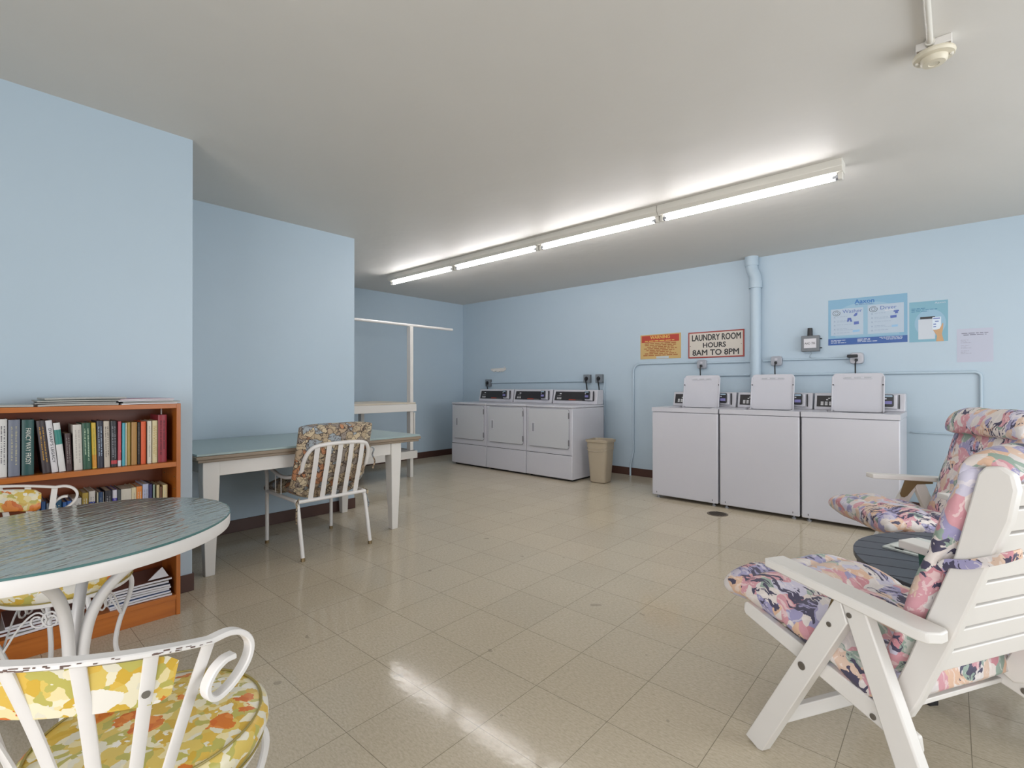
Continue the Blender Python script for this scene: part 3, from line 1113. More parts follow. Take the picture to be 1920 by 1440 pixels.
# little white hook rack
hk = empty('hook_rack', (-5.38, YB, 1.39), 0, 'small white scalloped rack mounted on the wall above the dryers', 'hook rack')
pl = []
for i in range(25):
    t = i / 24
    pl.append((-0.16 + 0.32 * t, -0.012 - 0.02 * abs(math.sin(t * PI * 3)) - (0.012 if 4 < i < 20 else 0)))
MB().prism([(-0.165, 0.012), (0.165, 0.02)][::-1] + pl, (0, 0, 0), (1, 0, 0), (0, 0, 1), (0, -1, 0), 0, 0.012).build('backplate', WPAINT, hk, bevel=0.002)
for xx in (-0.07, 0.0, 0.075):
    MB().tube(catmull([(xx, -0.012, -0.01), (xx, -0.03, -0.03), (xx + 0.004, -0.045, -0.04), (xx + 0.008, -0.055, -0.02)], 5), 0.005, 8).build('hook', WPAINT, hk)
MB().tube(catmull([(0.14, -0.01, 0.0), (0.155, -0.03, 0.015), (0.165, -0.04, 0.04)], 5), 0.005, 8).build('hook', WPAINT, hk)

# grey antenna box
gb = empty('antenna_box', (-1.078, YB, 1.548), 0, 'grey wall box with a black antenna stub and white AAC-735 label', 'control box')
MB().box(-0.078, 0.078, -0.055, 0, -0.078, 0.078).build('housing', GREYM, gb, bevel=0.004)
MB().box(-0.055, 0.052, -0.057, -0.055, -0.045, 0.048).build('paper_label', PAPER, gb)
text_mesh('lettering', 'AAC- 735', 0.03, BLACK, gb, (-0.002, -0.0578, 0.0), (1, 0, 0), (0, 0, 1), 0.0004, fit=0.09)
MB().tube([(-0.006, -0.03, 0.078), (-0.006, -0.03, 0.155)], [0.024, 0.021], 16).build('antenna', BLACK, gb)
for z in (0.045, -0.045):
    MB().tube([(0.078, -0.025, z), (0.096, -0.025, z)], 0.005, 8).build('screw', BLACK, gb)
MB().tube(catmull([(0.0, -0.03, -0.078), (0.006, -0.03, -0.10), (-0.008, -0.025, -0.12), (0.0, -0.012, -0.14), (0.1, -0.006, -0.146), (0.28, -0.006, -0.144), (0.31, -0.03, -0.138), (0.335, -0.06, -0.138)], 6), 0.0022, 6).build('wire', plain('thin_wire', '#8d9ca6', 0.5), gb)


# ================================================================ signs and posters
def board(name, x0, x1, z0, z1, t, mat, label, cat, y=None):
    yy = YB if y is None else y
    r = empty(name, ((x0 + x1) / 2, yy, (z0 + z1) / 2), 0, label, cat)
    w, h = (x1 - x0) / 2, (z1 - z0) / 2
    MB().box(-w, w, -t, -0.0005, -h, h).build('board', mat, r, bevel=0.001 if t > 0.002 else 0)
    return r, w, h


def patch(par, name, mat, x0, x1, z0, z1, y, t=0.0006):
    return MB().box(x0, x1, y - t, y, z0, z1).build(name, mat, par)


def scribble(mb, x0, x1, z, h, y, seed, t=0.0005, gapp=0.25):
    """a line of unreadable small print as word-like dashes"""
    rnd = random.Random(seed)
    x = x0
    while x < x1 - 1e-4:
        wl = rnd.uniform(1.5, 5) * h
        e = min(x + wl, x1)
        mb.box(x, e, y - t, y, z - h * 0.32, z + h * 0.32)
        x = e + h * 0.7


RED = plain('sign_red', '#9c3f38', 0.5)
CREAMS = plain('sign_cream', '#cbc3b8', 0.5)
INK = plain('sign_black', '#2e2c2c', 0.5)
r, w, h = board('hours_sign', -2.326, -1.7085, 1.447, 1.746, 0.008, RED, 'cream sign with red border reading laundry room hours 8AM to 8PM', 'sign')
patch(r, 'sign_face', CREAMS, -w + 0.014, w - 0.014, -h + 0.014, h - 0.014, -0.008)
for txt, zz, sz, ft, xx in (('LAUNDRY ROOM', 0.078, 0.098, 0.535, 0.005), ('HOURS', -0.008, 0.078, 0.25, -0.012), ('8AM TO 8PM', -0.092, 0.09, 0.51, 0.0)):
    text_mesh('lettering', txt, sz, INK, r, (xx, -0.009, zz), (1, 0, 0), (0, 0, 1), 0.0006, fit=ft, bold=0.0022)
for xx, zz in ((-w + 0.025, -0.01), (w - 0.03, -0.01)):
    MB().tube([(xx, -0.008, zz), (xx, -0.011, zz)], 0.004, 8).build('screw', INK, r)

YEL = plain('sign_yellow', '#c4a46a', 0.5)
r, w, h = board('warning_sign', -2.936, -2.4155, 1.458, 1.757, 0.004, YEL, 'yellow warning sign with a red heading, left of the hours sign', 'sign')
SRED = plain('sign_bright_red', '#b03a28', 0.5)
patch(r, 'red_heading', SRED, -w + 0.018, w - 0.022, 0.055, h - 0.012, -0.004)
text_mesh('lettering', 'WARNING', 0.055, plain('sign_yellow_text', '#d8b45c', 0.5), r, (0.0, -0.0052, 0.112), (1, 0, 0), (0, 0, 1), 0.0006, fit=0.25, bold=0.0012)
mb = MB()
scribble(mb, -0.2, 0.19, 0.07, 0.018, -0.0046, 3)
mb.build('heading_print', plain('sign_yellow_text', '#d8b45c', 0.5), r)
mb = MB()
for i in range(8):
    zz = 0.038 - i * 0.0205
    hw = [0.2, 0.2, 0.17, 0.21, 0.18, 0.14, 0.2, 0.22][i]
    scribble(mb, -hw, hw, zz, 0.017, -0.004, 10 + i)
mb.build('print', plain('sign_brown_print', '#9b5b2c', 0.5), r)
patch(r, 'torn_sticker', plain('torn_sticker', '#b9c3c6', 0.5), -0.05, 0.11, -h + 0.004, -h + 0.03, -0.004)

# large blue washer / dryer poster
PB = plain('poster_blue', '#7da9c4', 0.4, noise=0.01)
PLB = plain('poster_pale_blue', '#b0bfcd', 0.4, noise=0.01)
PDB = plain('poster_dark_blue', '#31599b', 0.4)
PIC = plain('poster_icon_blue', '#4c62a8', 0.4)
PTX = plain('poster_grey_print', '#9aa9be', 0.4)
PWH = plain('poster_white', '#c6ccd4', 0.4)
PMB = plain('poster_mid_blue', '#8fb3c8', 0.4)
r, w, h = board('instruction_poster', -0.9335, -0.3275, 1.5225, 1.962, 0.0012, PB, 'large blue instruction poster with washer and dryer columns', 'poster')
Yp = -0.0012
MB().prism([(0.245 * math.cos(a * PI / 24), 0.05 + 0.125 * math.sin(a * PI / 24)) for a in range(25)] + [(-0.245, -0.145), (0.245, -0.145)], (0, Yp, 0), (1, 0, 0), (0, 0, 1), (0, -1, 0), 0, 0.0003).build('pale_swirl', PMB, r)
patch(r, 'blue_band', PDB, -w, w, -h, -h + 0.062, Yp - 0.0003)
patch(r, 'panel', PLB, -w + 0.022, -0.022, -0.128, 0.128, Yp - 0.0003)
patch(r, 'panel', PLB, 0.012, w - 0.025, -0.128, 0.14, Yp - 0.0003)
text_mesh('lettering', 'Aaxon', 0.058, plain('logo_blue', '#2c6db0', 0.4), r, (-0.012, Yp - 0.0008, 0.182), (1, 0, 0), (0, 0, 1), 0.0003, fit=0.15, bold=0.0012)
text_mesh('lettering', 'Washer', 0.046, PIC, r, (-0.108, Yp - 0.001, 0.098), (1, 0, 0), (0, 0, 1), 0.0003, fit=0.155)
text_mesh('lettering', 'Dryer', 0.046, PIC, r, (0.165, Yp - 0.001, 0.105), (1, 0, 0), (0, 0, 1), 0.0003, fit=0.118)
mb = MB()
scribble(mb, -0.085, 0.06, 0.154, 0.007, Yp, 40)
mb.build('print', PDB, r)
for xx, zz in ((-0.235, 0.088), (0.055, 0.098)):
    mb = MB()
    mb.tube([(xx + 0.03 * math.cos(a * PI / 12), Yp - 0.001, zz + 0.024 * math.sin(a * PI / 12)) for a in range(3, 27)], 0.002, 5)
    mb.tube([(xx + 0.014 * math.cos(a * PI / 8), Yp - 0.001, zz + 0.014 * math.sin(a * PI / 8)) for a in range(16)], 0.0015, 5, closed=True)
    mb.build('machine_icon', INK, r)
mb = MB()
mb2 = MB()
for c, (xa, xb) in enumerate(((-0.25, -0.045), (0.045, 0.26))):
    for i in range(5):
        zz = 0.048 - i * 0.039 + c * 0.008
        mb2.prism([(a - 0.0, b) for a, b in rrect(0.012, 0.014, 0.003)], (xa, Yp - 0.0009, zz), (1, 0, 0), (0, 0, 1), (0, -1, 0), 0, 0.0003)
        scribble(mb, xa + 0.018, xa + 0.1 + 0.02 * (i % 3), zz + 0.004, 0.007, Yp - 0.0009, 60 + i + 9 * c)
        if i in (1, 3):
            scribble(mb, xa + 0.018, xa + 0.15, zz - 0.007, 0.006, Yp - 0.0009, 80 + i + 9 * c)
mb.build('print', PTX, r)
mb2.build('step_numbers', PTX, r)
mb = MB()
e = (0, Yp - 0.0012, 0)
A3 = ((1, 0, 0), (0, 0, 1), (0, -1, 0), 0, 0.0003)
mb.prism([(-0.10, 0.05), (-0.085, 0.075), (-0.066, 0.082), (-0.07, 0.055), (-0.085, 0.046)], e, *A3)
mb.prism([(-0.145, 0.035), (-0.118, 0.035), (-0.108, -0.002), (-0.122, -0.004), (-0.13, 0.02), (-0.136, 0.0), (-0.15, -0.002)], e, *A3)
mb.prism([(-0.095, -0.004), (-0.058, -0.002), (-0.055, -0.028), (-0.095, -0.032)], e, *A3)
mb.prism([(0.205, 0.072), (0.24, 0.076), (0.244, 0.064), (0.236, 0.062), (0.236, 0.046), (0.215, 0.044), (0.215, 0.06), (0.204, 0.06)], e, *A3)
mb.prism([(0.18, 0.028), (0.226, 0.032), (0.226, 0.008), (0.182, 0.004)], e, *A3)
mb.build('clothes_icons', PIC, r)
mb = MB()
mb.prism([(0.14, 0.085), (0.205, 0.09), (0.21, 0.078), (0.142, 0.073)], e, *A3)
mb.build('white_icon', PWH, r)
mb = MB()
for i, (a, b) in enumerate(((-0.105, -0.05), (0.19, 0.235))):
    mb.prism([(a, -0.083 + 0.025 * i), (b, -0.08 + 0.025 * i), (b, -0.1 + 0.025 * i), (a, -0.103 + 0.025 * i)], e, *A3)
mb.build('card_icons', plain('poster_card_blue', '#8fb8d8', 0.4), r)
mb = MB()
for i in range(3):
    scribble(mb, -w + 0.022, -w + [0.14, 0.10, 0.145][i], -0.175 - 0.012 * i, 0.008, Yp - 0.0009, 100 + i)
    scribble(mb, -0.068, [0.03, 0.03, 0.085][i], -0.172 - 0.012 * i, 0.009, Yp - 0.0009, 110 + i)
    scribble(mb, [0.10, 0.115, 0.15][i], w - 0.035, -0.166 - 0.010 * i, 0.007, Yp - 0.0009, 120 + i)
mb.build('band_print', PWH, r)

# phone payment poster
r, w, h = board('payment_poster', -0.315, -0.055, 1.516, 1.872, 0.0012, plain('poster_sky', '#7aa9bb', 0.4, noise=0.01), 'smaller blue poster showing a hand holding a phone before a machine', 'poster')
MB().prism([(0.012 + 0.105 * math.cos(a * PI / 16), -0.015 + 0.12 * math.sin(a * PI / 16)) for a in range(32)], (0, Yp, 0), (1, 0, 0), (0, 0, 1), (0, -1, 0), 0, 0.0003).build('pale_disc', PMB, r)
patch(r, 'machine_picture', PWH, -0.068, 0.045, -0.155, 0.02, Yp - 0.0004)
patch(r, 'machine_console', INK, -0.055, 0.045, 0.022, 0.042, Yp - 0.0004)
patch(r, 'phone_picture', plain('phone_white', '#d7e2ec', 0.4), 0.028, 0.085, -0.075, 0.035, Yp - 0.001)
mb = MB()
for zz, a, b in ((0.022, 0.033, 0.078), (-0.004, 0.045, 0.07)):
    mb.box(a, b, Yp - 0.0019, Yp - 0.0016, zz - 0.004, zz + 0.004)
for zz in (-0.028, -0.05):
    mb.box(0.034, 0.052, Yp - 0.0019, Yp - 0.0016, zz - 0.004, zz + 0.004)
mb.build('phone_lines', PIC, r)
MB().prism([(0.03, -0.075), (0.05, -0.078), (0.075, -0.07), (0.088, -0.04), (0.095, -0.02), (0.1, -0.028), (0.096, -0.08), (0.09, -0.115), (0.103, -0.178), (0.052, -0.178), (0.058, -0.13)], (0, Yp - 0.0014, 0), (1, 0, 0), (0, 0, 1), (0, -1, 0), 0, 0.0004).build('hand_picture', plain('hand_tan', '#c79f76', 0.5), r)
mb = MB()
for i, (a, b) in enumerate(((-0.115, -0.02), (-0.115, 0.06), (-0.115, 0.0))):
    scribble(mb, a, b, 0.118 - 0.013 * i, 0.009, Yp, 130 + i)
mb.build('print', plain('poster_teal_print', '#3f7a9b', 0.4), r)
text_mesh('lettering', 'Aaxon', 0.022, PWH, r, (0.08, Yp - 0.0006, 0.158), (1, 0, 0), (0, 0, 1), 0.0003, fit=0.07)

# paper notice
r, w, h = board('paper_notice', 0.0005, 0.224, 1.329, 1.610, 0.0008, plain('lilac_paper', '#bdc0cf', 0.7, noise=0.01), 'plain white printed sheet taped to the wall right of the posters', 'notice')
mb = MB()
scribble(mb, -0.082, 0.082, 0.102, 0.0085, -0.0008, 150)
scribble(mb, -0.07, 0.072, 0.088, 0.0085, -0.0008, 151)
mb.build('heading_print', plain('notice_dark_print', '#6f6f7d', 0.5), r)
mb = MB()
for i in range(3):
    zz = 0.045 - 0.045 * i
    for j, l_ in enumerate((0.05, 0.035, 0.065)):
        scribble(mb, -0.086, -0.086 + l_, zz - 0.011 * j, 0.006, -0.0008, 160 + i * 3 + j)
mb.build('print', plain('notice_light_print', '#a3a3b2', 0.5), r)


# ================================================================ bookcase
BX0, BX1 = X1 + 0.012, -2.872
BY0, BY1 = -0.10, 0.728
bc = empty('bookcase', ((BX0 + BX1) / 2, (BY0 + BY1) / 2, 0), 0, 'orange cherry wood bookcase against the left wall, full of books', 'bookcase')
bx, by = (BX0 + BX1) / 2, (BY0 + BY1) / 2


def bc_part(name, x0, x1, y0, y1, z0, z1, mat=WOOD):
    return MB().box(x0 - bx, x1 - bx, y0 - by, y1 - by, z0, z1).build(name, mat, bc, bevel=0.001)


T = 0.018
bc_part('side_panel', BX0, BX1, BY1 - T, BY1, 0, 1.045, mat_wood('cherry_side', '#a35a20', '#ba6c2b', 0.3, 2))
bc_part('side_panel', BX0, BX1, BY0, BY0 + T, 0, 1.045, bpy.data.materials['cherry_side'])
bc_part('top_board', BX0, BX1, BY0 + T, BY1 - T, 1.022, 1.044)
bc_part('shelf', BX0 + 0.008, BX1 - 0.002, BY0 + T, BY1 - T, 0.733, 0.757)
bc_part('shelf', BX0 + 0.008, BX1 - 0.002, BY0 + T, BY1 - T, 0.412, 0.434)
bc_part('bottom_shelf', BX0 + 0.008, BX1, BY0 + T, BY1 - T, 0.078, 0.10)
bc_part('plinth', BX1 - 0.03, BX1 - 0.006, BY0 + T, BY1 - T, 0.0, 0.078)
bc_part('back_panel', BX0, BX0 + 0.006, BY0 + T, BY1 - T, 0.0, 1.022, WOODIN)
mb = MB()
for z in (0.62, 0.56, 0.68):
    for x in (-2.90, -3.08):
        mb.tube([(x - bx, BY1 - T - by, z), (x - bx, BY1 - T - 0.004 - by, z)], 0.003, 6)
mb.build('shelf_pins', BRASS, bc)

BOOKP = plain('book_pages', '#cfc6b2', 0.8)
book_n = 0


def book(yl, yr, zb, ht, xf, depth, col, label, lean=0.0, title=None, tcol='#d8d3c4', tstyle='v', band=None, spine_w=None, group='books on the upper shelf', jut=0.0):
    """upright book; spine faces +x; yl..yr across the shelf"""
    global book_n
    book_n += 1
    th = yr - yl
    r = empty('book', (xf, (yl + yr) / 2, zb), 0, label, 'book', group)
    r.rotation_euler = (lean, 0, 0)
    cm = plain('book_cover_%s' % col.strip('#'), col, 0.4, noise=0.04, scale=40)
    t = th / 2
    mb = MB()
    # boards and rounded spine
    mb.box(-depth, 0, -t, -t + 0.0022, 0, ht).box(-depth, 0, t - 0.0022, t, 0, ht)
    prof = [(0, -t), (0.003, -t * 0.7), (0.0045, 0), (0.003, t * 0.7), (0, t), (-0.003, t), (-0.003, -t)]
    mb.prism(prof, (0, 0, 0), (1, 0, 0), (0, 1, 0), (0, 0, 1), 0, ht)
    mb.build('cover', cm, r)
    MB().box(-depth + 0.004, -0.003, -t + 0.0024, t - 0.0024, 0.003, ht - 0.003).build('pages', BOOKP, r)
    sx = 0.0047
    if band:
        bcx, z0, z1 = band
        MB().prism([(0.0006 + a, b * 0.98) for a, b in prof[:5]] + [(0, t * .5), (0, -t * .5)], (0, 0, 0), (1, 0, 0), (0, 1, 0), (0, 0, 1), z0 * ht, z1 * ht).build('spine_band', plain('band_%s' % bcx.strip('#'), bcx, 0.4), r)
    if title:
        tm = plain('title_%s' % tcol.strip('#'), tcol, 0.5)
        if tstyle == 'v':   # reads downwards
            text_mesh('title', title, th * 0.62, tm, r, (sx + 0.0004, 0, ht * 0.52), (0, 0, -1), (0, 1, 0), 0.0003, fit=ht * 0.66)
        else:
            mb = MB()
            rnd = random.Random(book_n)
            for row in ([0] if th < 0.02 else [-0.18, 0.18]):
                z = ht * 0.88
                while z > ht * rnd.uniform(0.12, 0.3):
                    l_ = rnd.uniform(0.002, 0.006)
                    mb.box(sx, sx + 0.0006, (row - 0.08) * th, (row + rnd.uniform(0.02, 0.08)) * th, z - l_, z)
                    z -= l_ + rnd.choice([0.0018, 0.0018, 0.005])
            mb.build('title', tm, r)
    return r


ZS = 0.7575
XF = -2.905
rows = [
    (0.1000, 0.1240, 0.238, '#cfcdc9', 'thick white book at the left end of the upper shelf', 0, 'x', '#55525a', 'd', None),
    (0.1270, 0.1620, 0.234, '#6f7482', 'grey-blue book second from the left on the upper shelf', 0, 'x', '#a8a48c', 'd', None),
    (0.1670, 0.2040, 0.232, '#1f4a47', 'dark teal hardback with tall white title lettering', 0, 'FANCY WAY FROSY', '#d5d3c8', 'v', None),
    (0.2310, 0.2575, 0.226, '#3a2f31', 'dark brown leaning book with gold print', R(5.5), 'x', '#b8892f', 'd', None),
    (0.2595, 0.2805, 0.226, '#d2cfd0', "leaning white book titled dwarf's legacy", R(5.5), "DWARF'S LEGACY", '#3a383c', 'v', None),
    (0.2830, 0.3050, 0.214, '#d3d1ce', 'leaning white book with a teal square on its spine', R(5.5), None, None, None, ('#2c7d74', 0.56, 0.86)),
    (0.3070, 0.3270, 0.165, '#3f2a2a', 'short dark brown book with thin white bands', R(2.5), 'x', '#8f8580', 'd', None),
    (0.3320, 0.3610, 0.202, '#cbc5bb', 'cream book with faint script on the upper shelf', R(1.5), 'x', '#a9a29c', 'd', None),
    (0.3630, 0.3930, 0.207, '#27503a', 'dark green book on the upper shelf', R(1.5), 'x', '#a9bda0', 'd', None),
    (0.3950, 0.4110, 0.207, '#c9a93e', 'yellow book with green print beside the dark green one', R(1.5), 'x', '#6d8a3d', 'd', ('#c98a2e', 0.03, 0.3)),
    (0.4125, 0.4355, 0.214, '#2b2c3a', 'navy book with pale script, between the yellow and the tan-cream books', R(1), 'x', '#9fb0c4', 'd', None),
    (0.4370, 0.4585, 0.212, '#bfb3a3', 'beige book with small dark print', R(1), 'x', '#6b645c', 'd', None),
    (0.4610, 0.4835, 0.212, '#28272b', 'black book with a red emblem at the foot of its spine', R(0.8), 'x', '#8a8a90', 'd', ('#b23a40', 0.06, 0.14)),
    (0.4850, 0.4985, 0.208, '#b8525b', 'thin pinkish-red book with white foot', 0, None, None, None, ('#cfcdd2', 0.0, 0.13)),
    (0.5010, 0.5125, 0.200, '#4fa3b0', 'thin turquoise book on the upper shelf', 0, None, None, None, None),
    (0.5135, 0.5195, 0.200, '#d8d2bd', 'very thin cream booklet beside the turquoise book', 0, None, None, None, None),
    (0.5205, 0.5335, 0.202, '#a38a46', 'thin olive-gold book on the upper shelf', 0, None, None, None, None),
    (0.5360, 0.5575, 0.202, '#a67c42', 'plain tan book on the upper shelf', 0, None, None, None, None),
    (0.5585, 0.5720, 0.200, '#2a2220', 'thin black book between the tan and orange ones', 0, 'x', '#77706a', 'd', None),
    (0.5730, 0.5925, 0.203, '#d0572a', 'bright orange book on the upper shelf', 0, None, None, None, None),
    (0.5980, 0.6155, 0.204, '#cfc9ba', 'off-white book with small print right of the orange book', 0, 'x', '#8d8a80', 'd', None),
    (0.6185, 0.6400, 0.205, '#cdbf96', 'pale cream book with a yellow floral print', 0, 'x', '#b08a3a', 'd', None),
    (0.6415, 0.6770, 0.232, '#8f2b35', 'tall dark red book at the right end of the upper shelf', 0, 'x', '#5a1b24', 'd', None),
]
# leaning books shift left at the top, so spread them a little
for (yl, yr, ht, col, lab, lean, ti, tc_, ts, band) in rows:
    book(yl, yr, ZS + 0.0005 + (abs(math.sin(lean)) * (yr - yl) / 2), ht, XF - random.uniform(0, 0.006), random.uniform(0.14, 0.16), col, lab, lean, ti, tc_ or '#ffffff', ts or 'v', band)
bk = MB().box(-0.006, 0.012, -0.001, 0.001, -0.02, 0.02).build('bookmark', plain('pale_tag', '#b9b5b0', 0.6), None, loc=(XF - 0.03, 0.660, ZS + 0.2335 + 0.0205))
tag(bk, 'pale paper tag sticking up from the dark red book', 'bookmark')

# lower row, tops showing above the table
ZS2 = 0.4345
XF2 = -2.925
row2 = [
    (0.2030, 0.2252, 0.20, '#3b4a5c', 'slate book on the lower shelf behind the dining chair', None),
    (0.2280, 0.2422, 0.20, '#274a78', 'blue book on the lower shelf behind the dining chair', None),
    (0.2440, 0.2532, 0.19, '#5b6470', 'grey book on the lower shelf behind the dining chair', None),
    (0.2560, 0.2642, 0.19, '#1f2d4d', 'dark navy book on the lower shelf behind the chair', None),
    (0.2660, 0.2932, 0.20, '#1f4f6e', 'teal-blue book on the lower shelf behind the chair arm', None),
    (0.2960, 0.3102, 0.185, '#2f5d9c', 'bright blue paperback, left of a pair on the lower shelf', None),
    (0.3110, 0.3262, 0.188, '#3763a8', 'bright blue paperback, right of a pair on the lower shelf', None),
    (0.3280, 0.3592, 0.195, '#c4c0bb', 'white book with a black foot on the lower shelf', ('#2b2a2b', 0.0, 0.72)),
    (0.3620, 0.3832, 0.215, '#a88e3c', 'gold-yellow book on the lower shelf', None),
    (0.3850, 0.4072, 0.219, '#c9c3bc', 'cream and royal blue book on the lower shelf', ('#2d3f8f', 0.3, 0.78)),
    (0.4130, 0.4182, 0.210, '#cfc8ae', 'thin cream book on the lower shelf', None),
    (0.4190, 0.4342, 0.210, '#1f3d63', 'navy book with pale right edge on the lower shelf', None),
    (0.4350, 0.4372, 0.210, '#cfcfca', 'very thin white book on the lower shelf', None),
    (0.4420, 0.4672, 0.212, '#26262e', 'black book starting the right group on the lower shelf', None),
    (0.4690, 0.4862, 0.212, '#4a44a0', 'purple-blue book with a white top on the lower shelf', ('#c9c6cf', 0.82, 1.0)),
    (0.4870, 0.5002, 0.210, '#3f4548', 'dark grey book on the lower shelf', None),
    (0.5010, 0.5402, 0.210, '#c3bcae', 'wide cream book on the lower shelf', None),
    (0.5410, 0.5592, 0.212, '#cbbf9d', 'thin pale yellow book on the lower shelf', None),
    (0.5600, 0.5822, 0.214, '#d07c33', 'orange book on the lower shelf', None),
    (0.5840, 0.6072, 0.222, '#a9aec6', 'pale lavender book on the lower shelf', None),
    (0.6080, 0.6222, 0.218, '#33315c', 'dark violet book on the lower shelf', None),
    (0.6250, 0.6332, 0.214, '#8fa08e', 'thin sage book on the lower shelf', None),
    (0.6390, 0.6522, 0.210, '#bfae85', 'thin beige book near the right end of the lower shelf', None),
    (0.6530, 0.6632, 0.200, '#6e4b38', 'thin brown book near the right end of the lower shelf', None),
    (0.6650, 0.6852, 0.206, '#cdbb8c', 'cream book at the right end of the lower shelf', None),
]
for i, (yl, yr, ht, col, lab, band) in enumerate(row2):
    book(yl, yr, ZS2 + 0.0005, ht, XF2, 0.15, col, lab, 0, 'x' if (yr - yl) > 0.015 else None, '#8f8c90' if i % 2 else '#c9c4b5', 'd', band, group='books on the lower shelf')


def magazine(name, cx, cy, z, w, d, t, rot, col, label, group, mat2=PAPER, tilt=0.0):
    r = empty(name, (cx, cy, z), rot, label, 'magazine', group)
    r.rotation_euler = (0, tilt, rot)
    mb = MB()
    # slightly bowed sheets
    n = 8
    top = []
    for i in range(n + 1):
        u = i / n
        zz = 0.25 * t * math.sin(u * PI)
        top.append((u * w - w / 2, zz))
    poly = top + [(x, zz + t) for x, zz in top[::-1]]
    mb.prism([(a, b) for a, b in poly], (0, 0, 0), (0, 1, 0), (0, 0, 1), (1, 0, 0), -d / 2, d / 2)
    mb.build('pages', mat2, r)
    mb = MB()
    top2 = [(x, zz + t) for x, zz in top]
    mb.prism(top2 + [(x, zz + 0.0012) for x, zz in top2[::-1]], (0, 0, 0), (0, 1, 0), (0, 0, 1), (1, 0, 0), -d / 2 - 0.0005, d / 2 + 0.0008)
    mb.build('cover', plain('mag_cover_%s' % col.strip('#'), col, 0.3, noise=0.25, scale=18), r)
    return r


# magazines lying on top
GREYP = plain('grey_newsprint', '#a9a8a3', 0.7)
zt = 1.0445
magazine('magazine', -2.99, 0.05, zt, 0.30, 0.22, 0.008, 0.0, '#8d9490', 'grey magazine at the left end of the bookcase top', 'magazines on the bookcase top', GREYP)
magazine('magazine', -2.985, 0.345, zt, 0.27, 0.22, 0.007, R(2), '#a8a5a0', 'lowest magazine in the middle pile on the bookcase top', 'magazines on the bookcase top', GREYP)
magazine('magazine', -2.99, 0.345, zt + 0.0105, 0.27, 0.21, 0.005, R(-3), '#4c4f4d', 'dark-covered magazine second from the bottom of the middle pile', 'magazines on the bookcase top', GREYP)
magazine('magazine', -2.985, 0.35, zt + 0.019, 0.28, 0.21, 0.005, R(1), '#6f7a72', 'green-grey magazine third from the bottom of the middle pile', 'magazines on the bookcase top', GREYP)
magazine('magazine', -2.985, 0.37, zt + 0.028, 0.28, 0.2, 0.006, R(3), '#a6a8a5', 'pale grey magazine topmost on the middle pile', 'magazines on the bookcase top', GREYP)
magazine('magazine', -2.985, 0.60, zt, 0.22, 0.22, 0.005, R(2), '#a9a59c', 'white magazine lowest in the right pile on the bookcase top', 'magazines on the bookcase top', PAPER)
magazine('magazine', -2.985, 0.618, zt + 0.008, 0.225, 0.20, 0.004, R(-2), '#77766f', 'grey magazine overhanging the right end of the bookcase', 'magazines on the bookcase top', GREYP)
magazine('magazine', -2.985, 0.59, zt + 0.0145, 0.215, 0.2, 0.004, R(1), '#b79a94', 'pale pink magazine second from the top of the right pile', 'magazines on the bookcase top', PAPER)
magazine('magazine', -2.985, 0.592, zt + 0.021, 0.215, 0.2, 0.004, R(3), '#8d3f5b', 'magenta-edged magazine on top of the right pile', 'magazines on the bookcase top', PAPER)
# magazines on the bottom shelf
zb = 0.1005
cols = ['#8e8b86', '#47618f', '#b5b0a8', '#6d5a4e', '#3b4258', '#9b8f86', '#5d3c33']
desc = ['lowest', 'second lowest', 'third lowest', 'fourth from the bottom', 'third from the top', 'second from the top', 'dark-covered topmost']
for i in range(7):
    magazine('magazine', -2.99 + 0.004 * math.sin(i * 2), 0.568 + 0.007 * math.cos(i * 1.9), zb + i * 0.0126, 0.24, 0.21, 0.0085, R(3 * math.sin(i * 1.3)), cols[i], desc[i] + ' magazine in the right pile on the bottom shelf', 'magazines on the bottom shelf')
cols = ['#b8b4ae', '#7d4a3c', '#94908a', '#3f3536']
desc = ['lowest', 'second lowest', 'third', 'dark topmost']
for i in range(4):
    magazine('magazine', -2.985, 0.235 + 0.008 * math.cos(i * 2.3), zb + i * 0.0136, 0.25, 0.21, 0.009, R(3 * math.cos(i * 1.7)), cols[i], desc[i] + ' magazine in the left pile on the bottom shelf', 'magazines on the bottom shelf')
fm = MB().add([(-2.90, 0.60, 0.192), (-2.90, 0.685, 0.1925), (-3.0, 0.66, 0.20), (-2.93, 0.665, 0.235)], [(0, 1, 3), (1, 2, 3), (2, 0, 3), (0, 2, 1)]).build('folded_sheet', PAPER)
tag(fm, 'crumpled white sheet standing up from the right magazine pile', 'paper')


# ================================================================ desk armchair with shell print cushion
dc = empty('patio_armchair', (-3.41, 1.715, 0), PI, 'white metal armchair with brown shell-print cushion drawn up to the work table', 'chair')
# local frame: +x = forward (towards the table)
hw = 0.245
TW = 0.0125


def dpart(name, mb, mat=WMETAL, par=dc):
    return mb.build(name, mat, par)


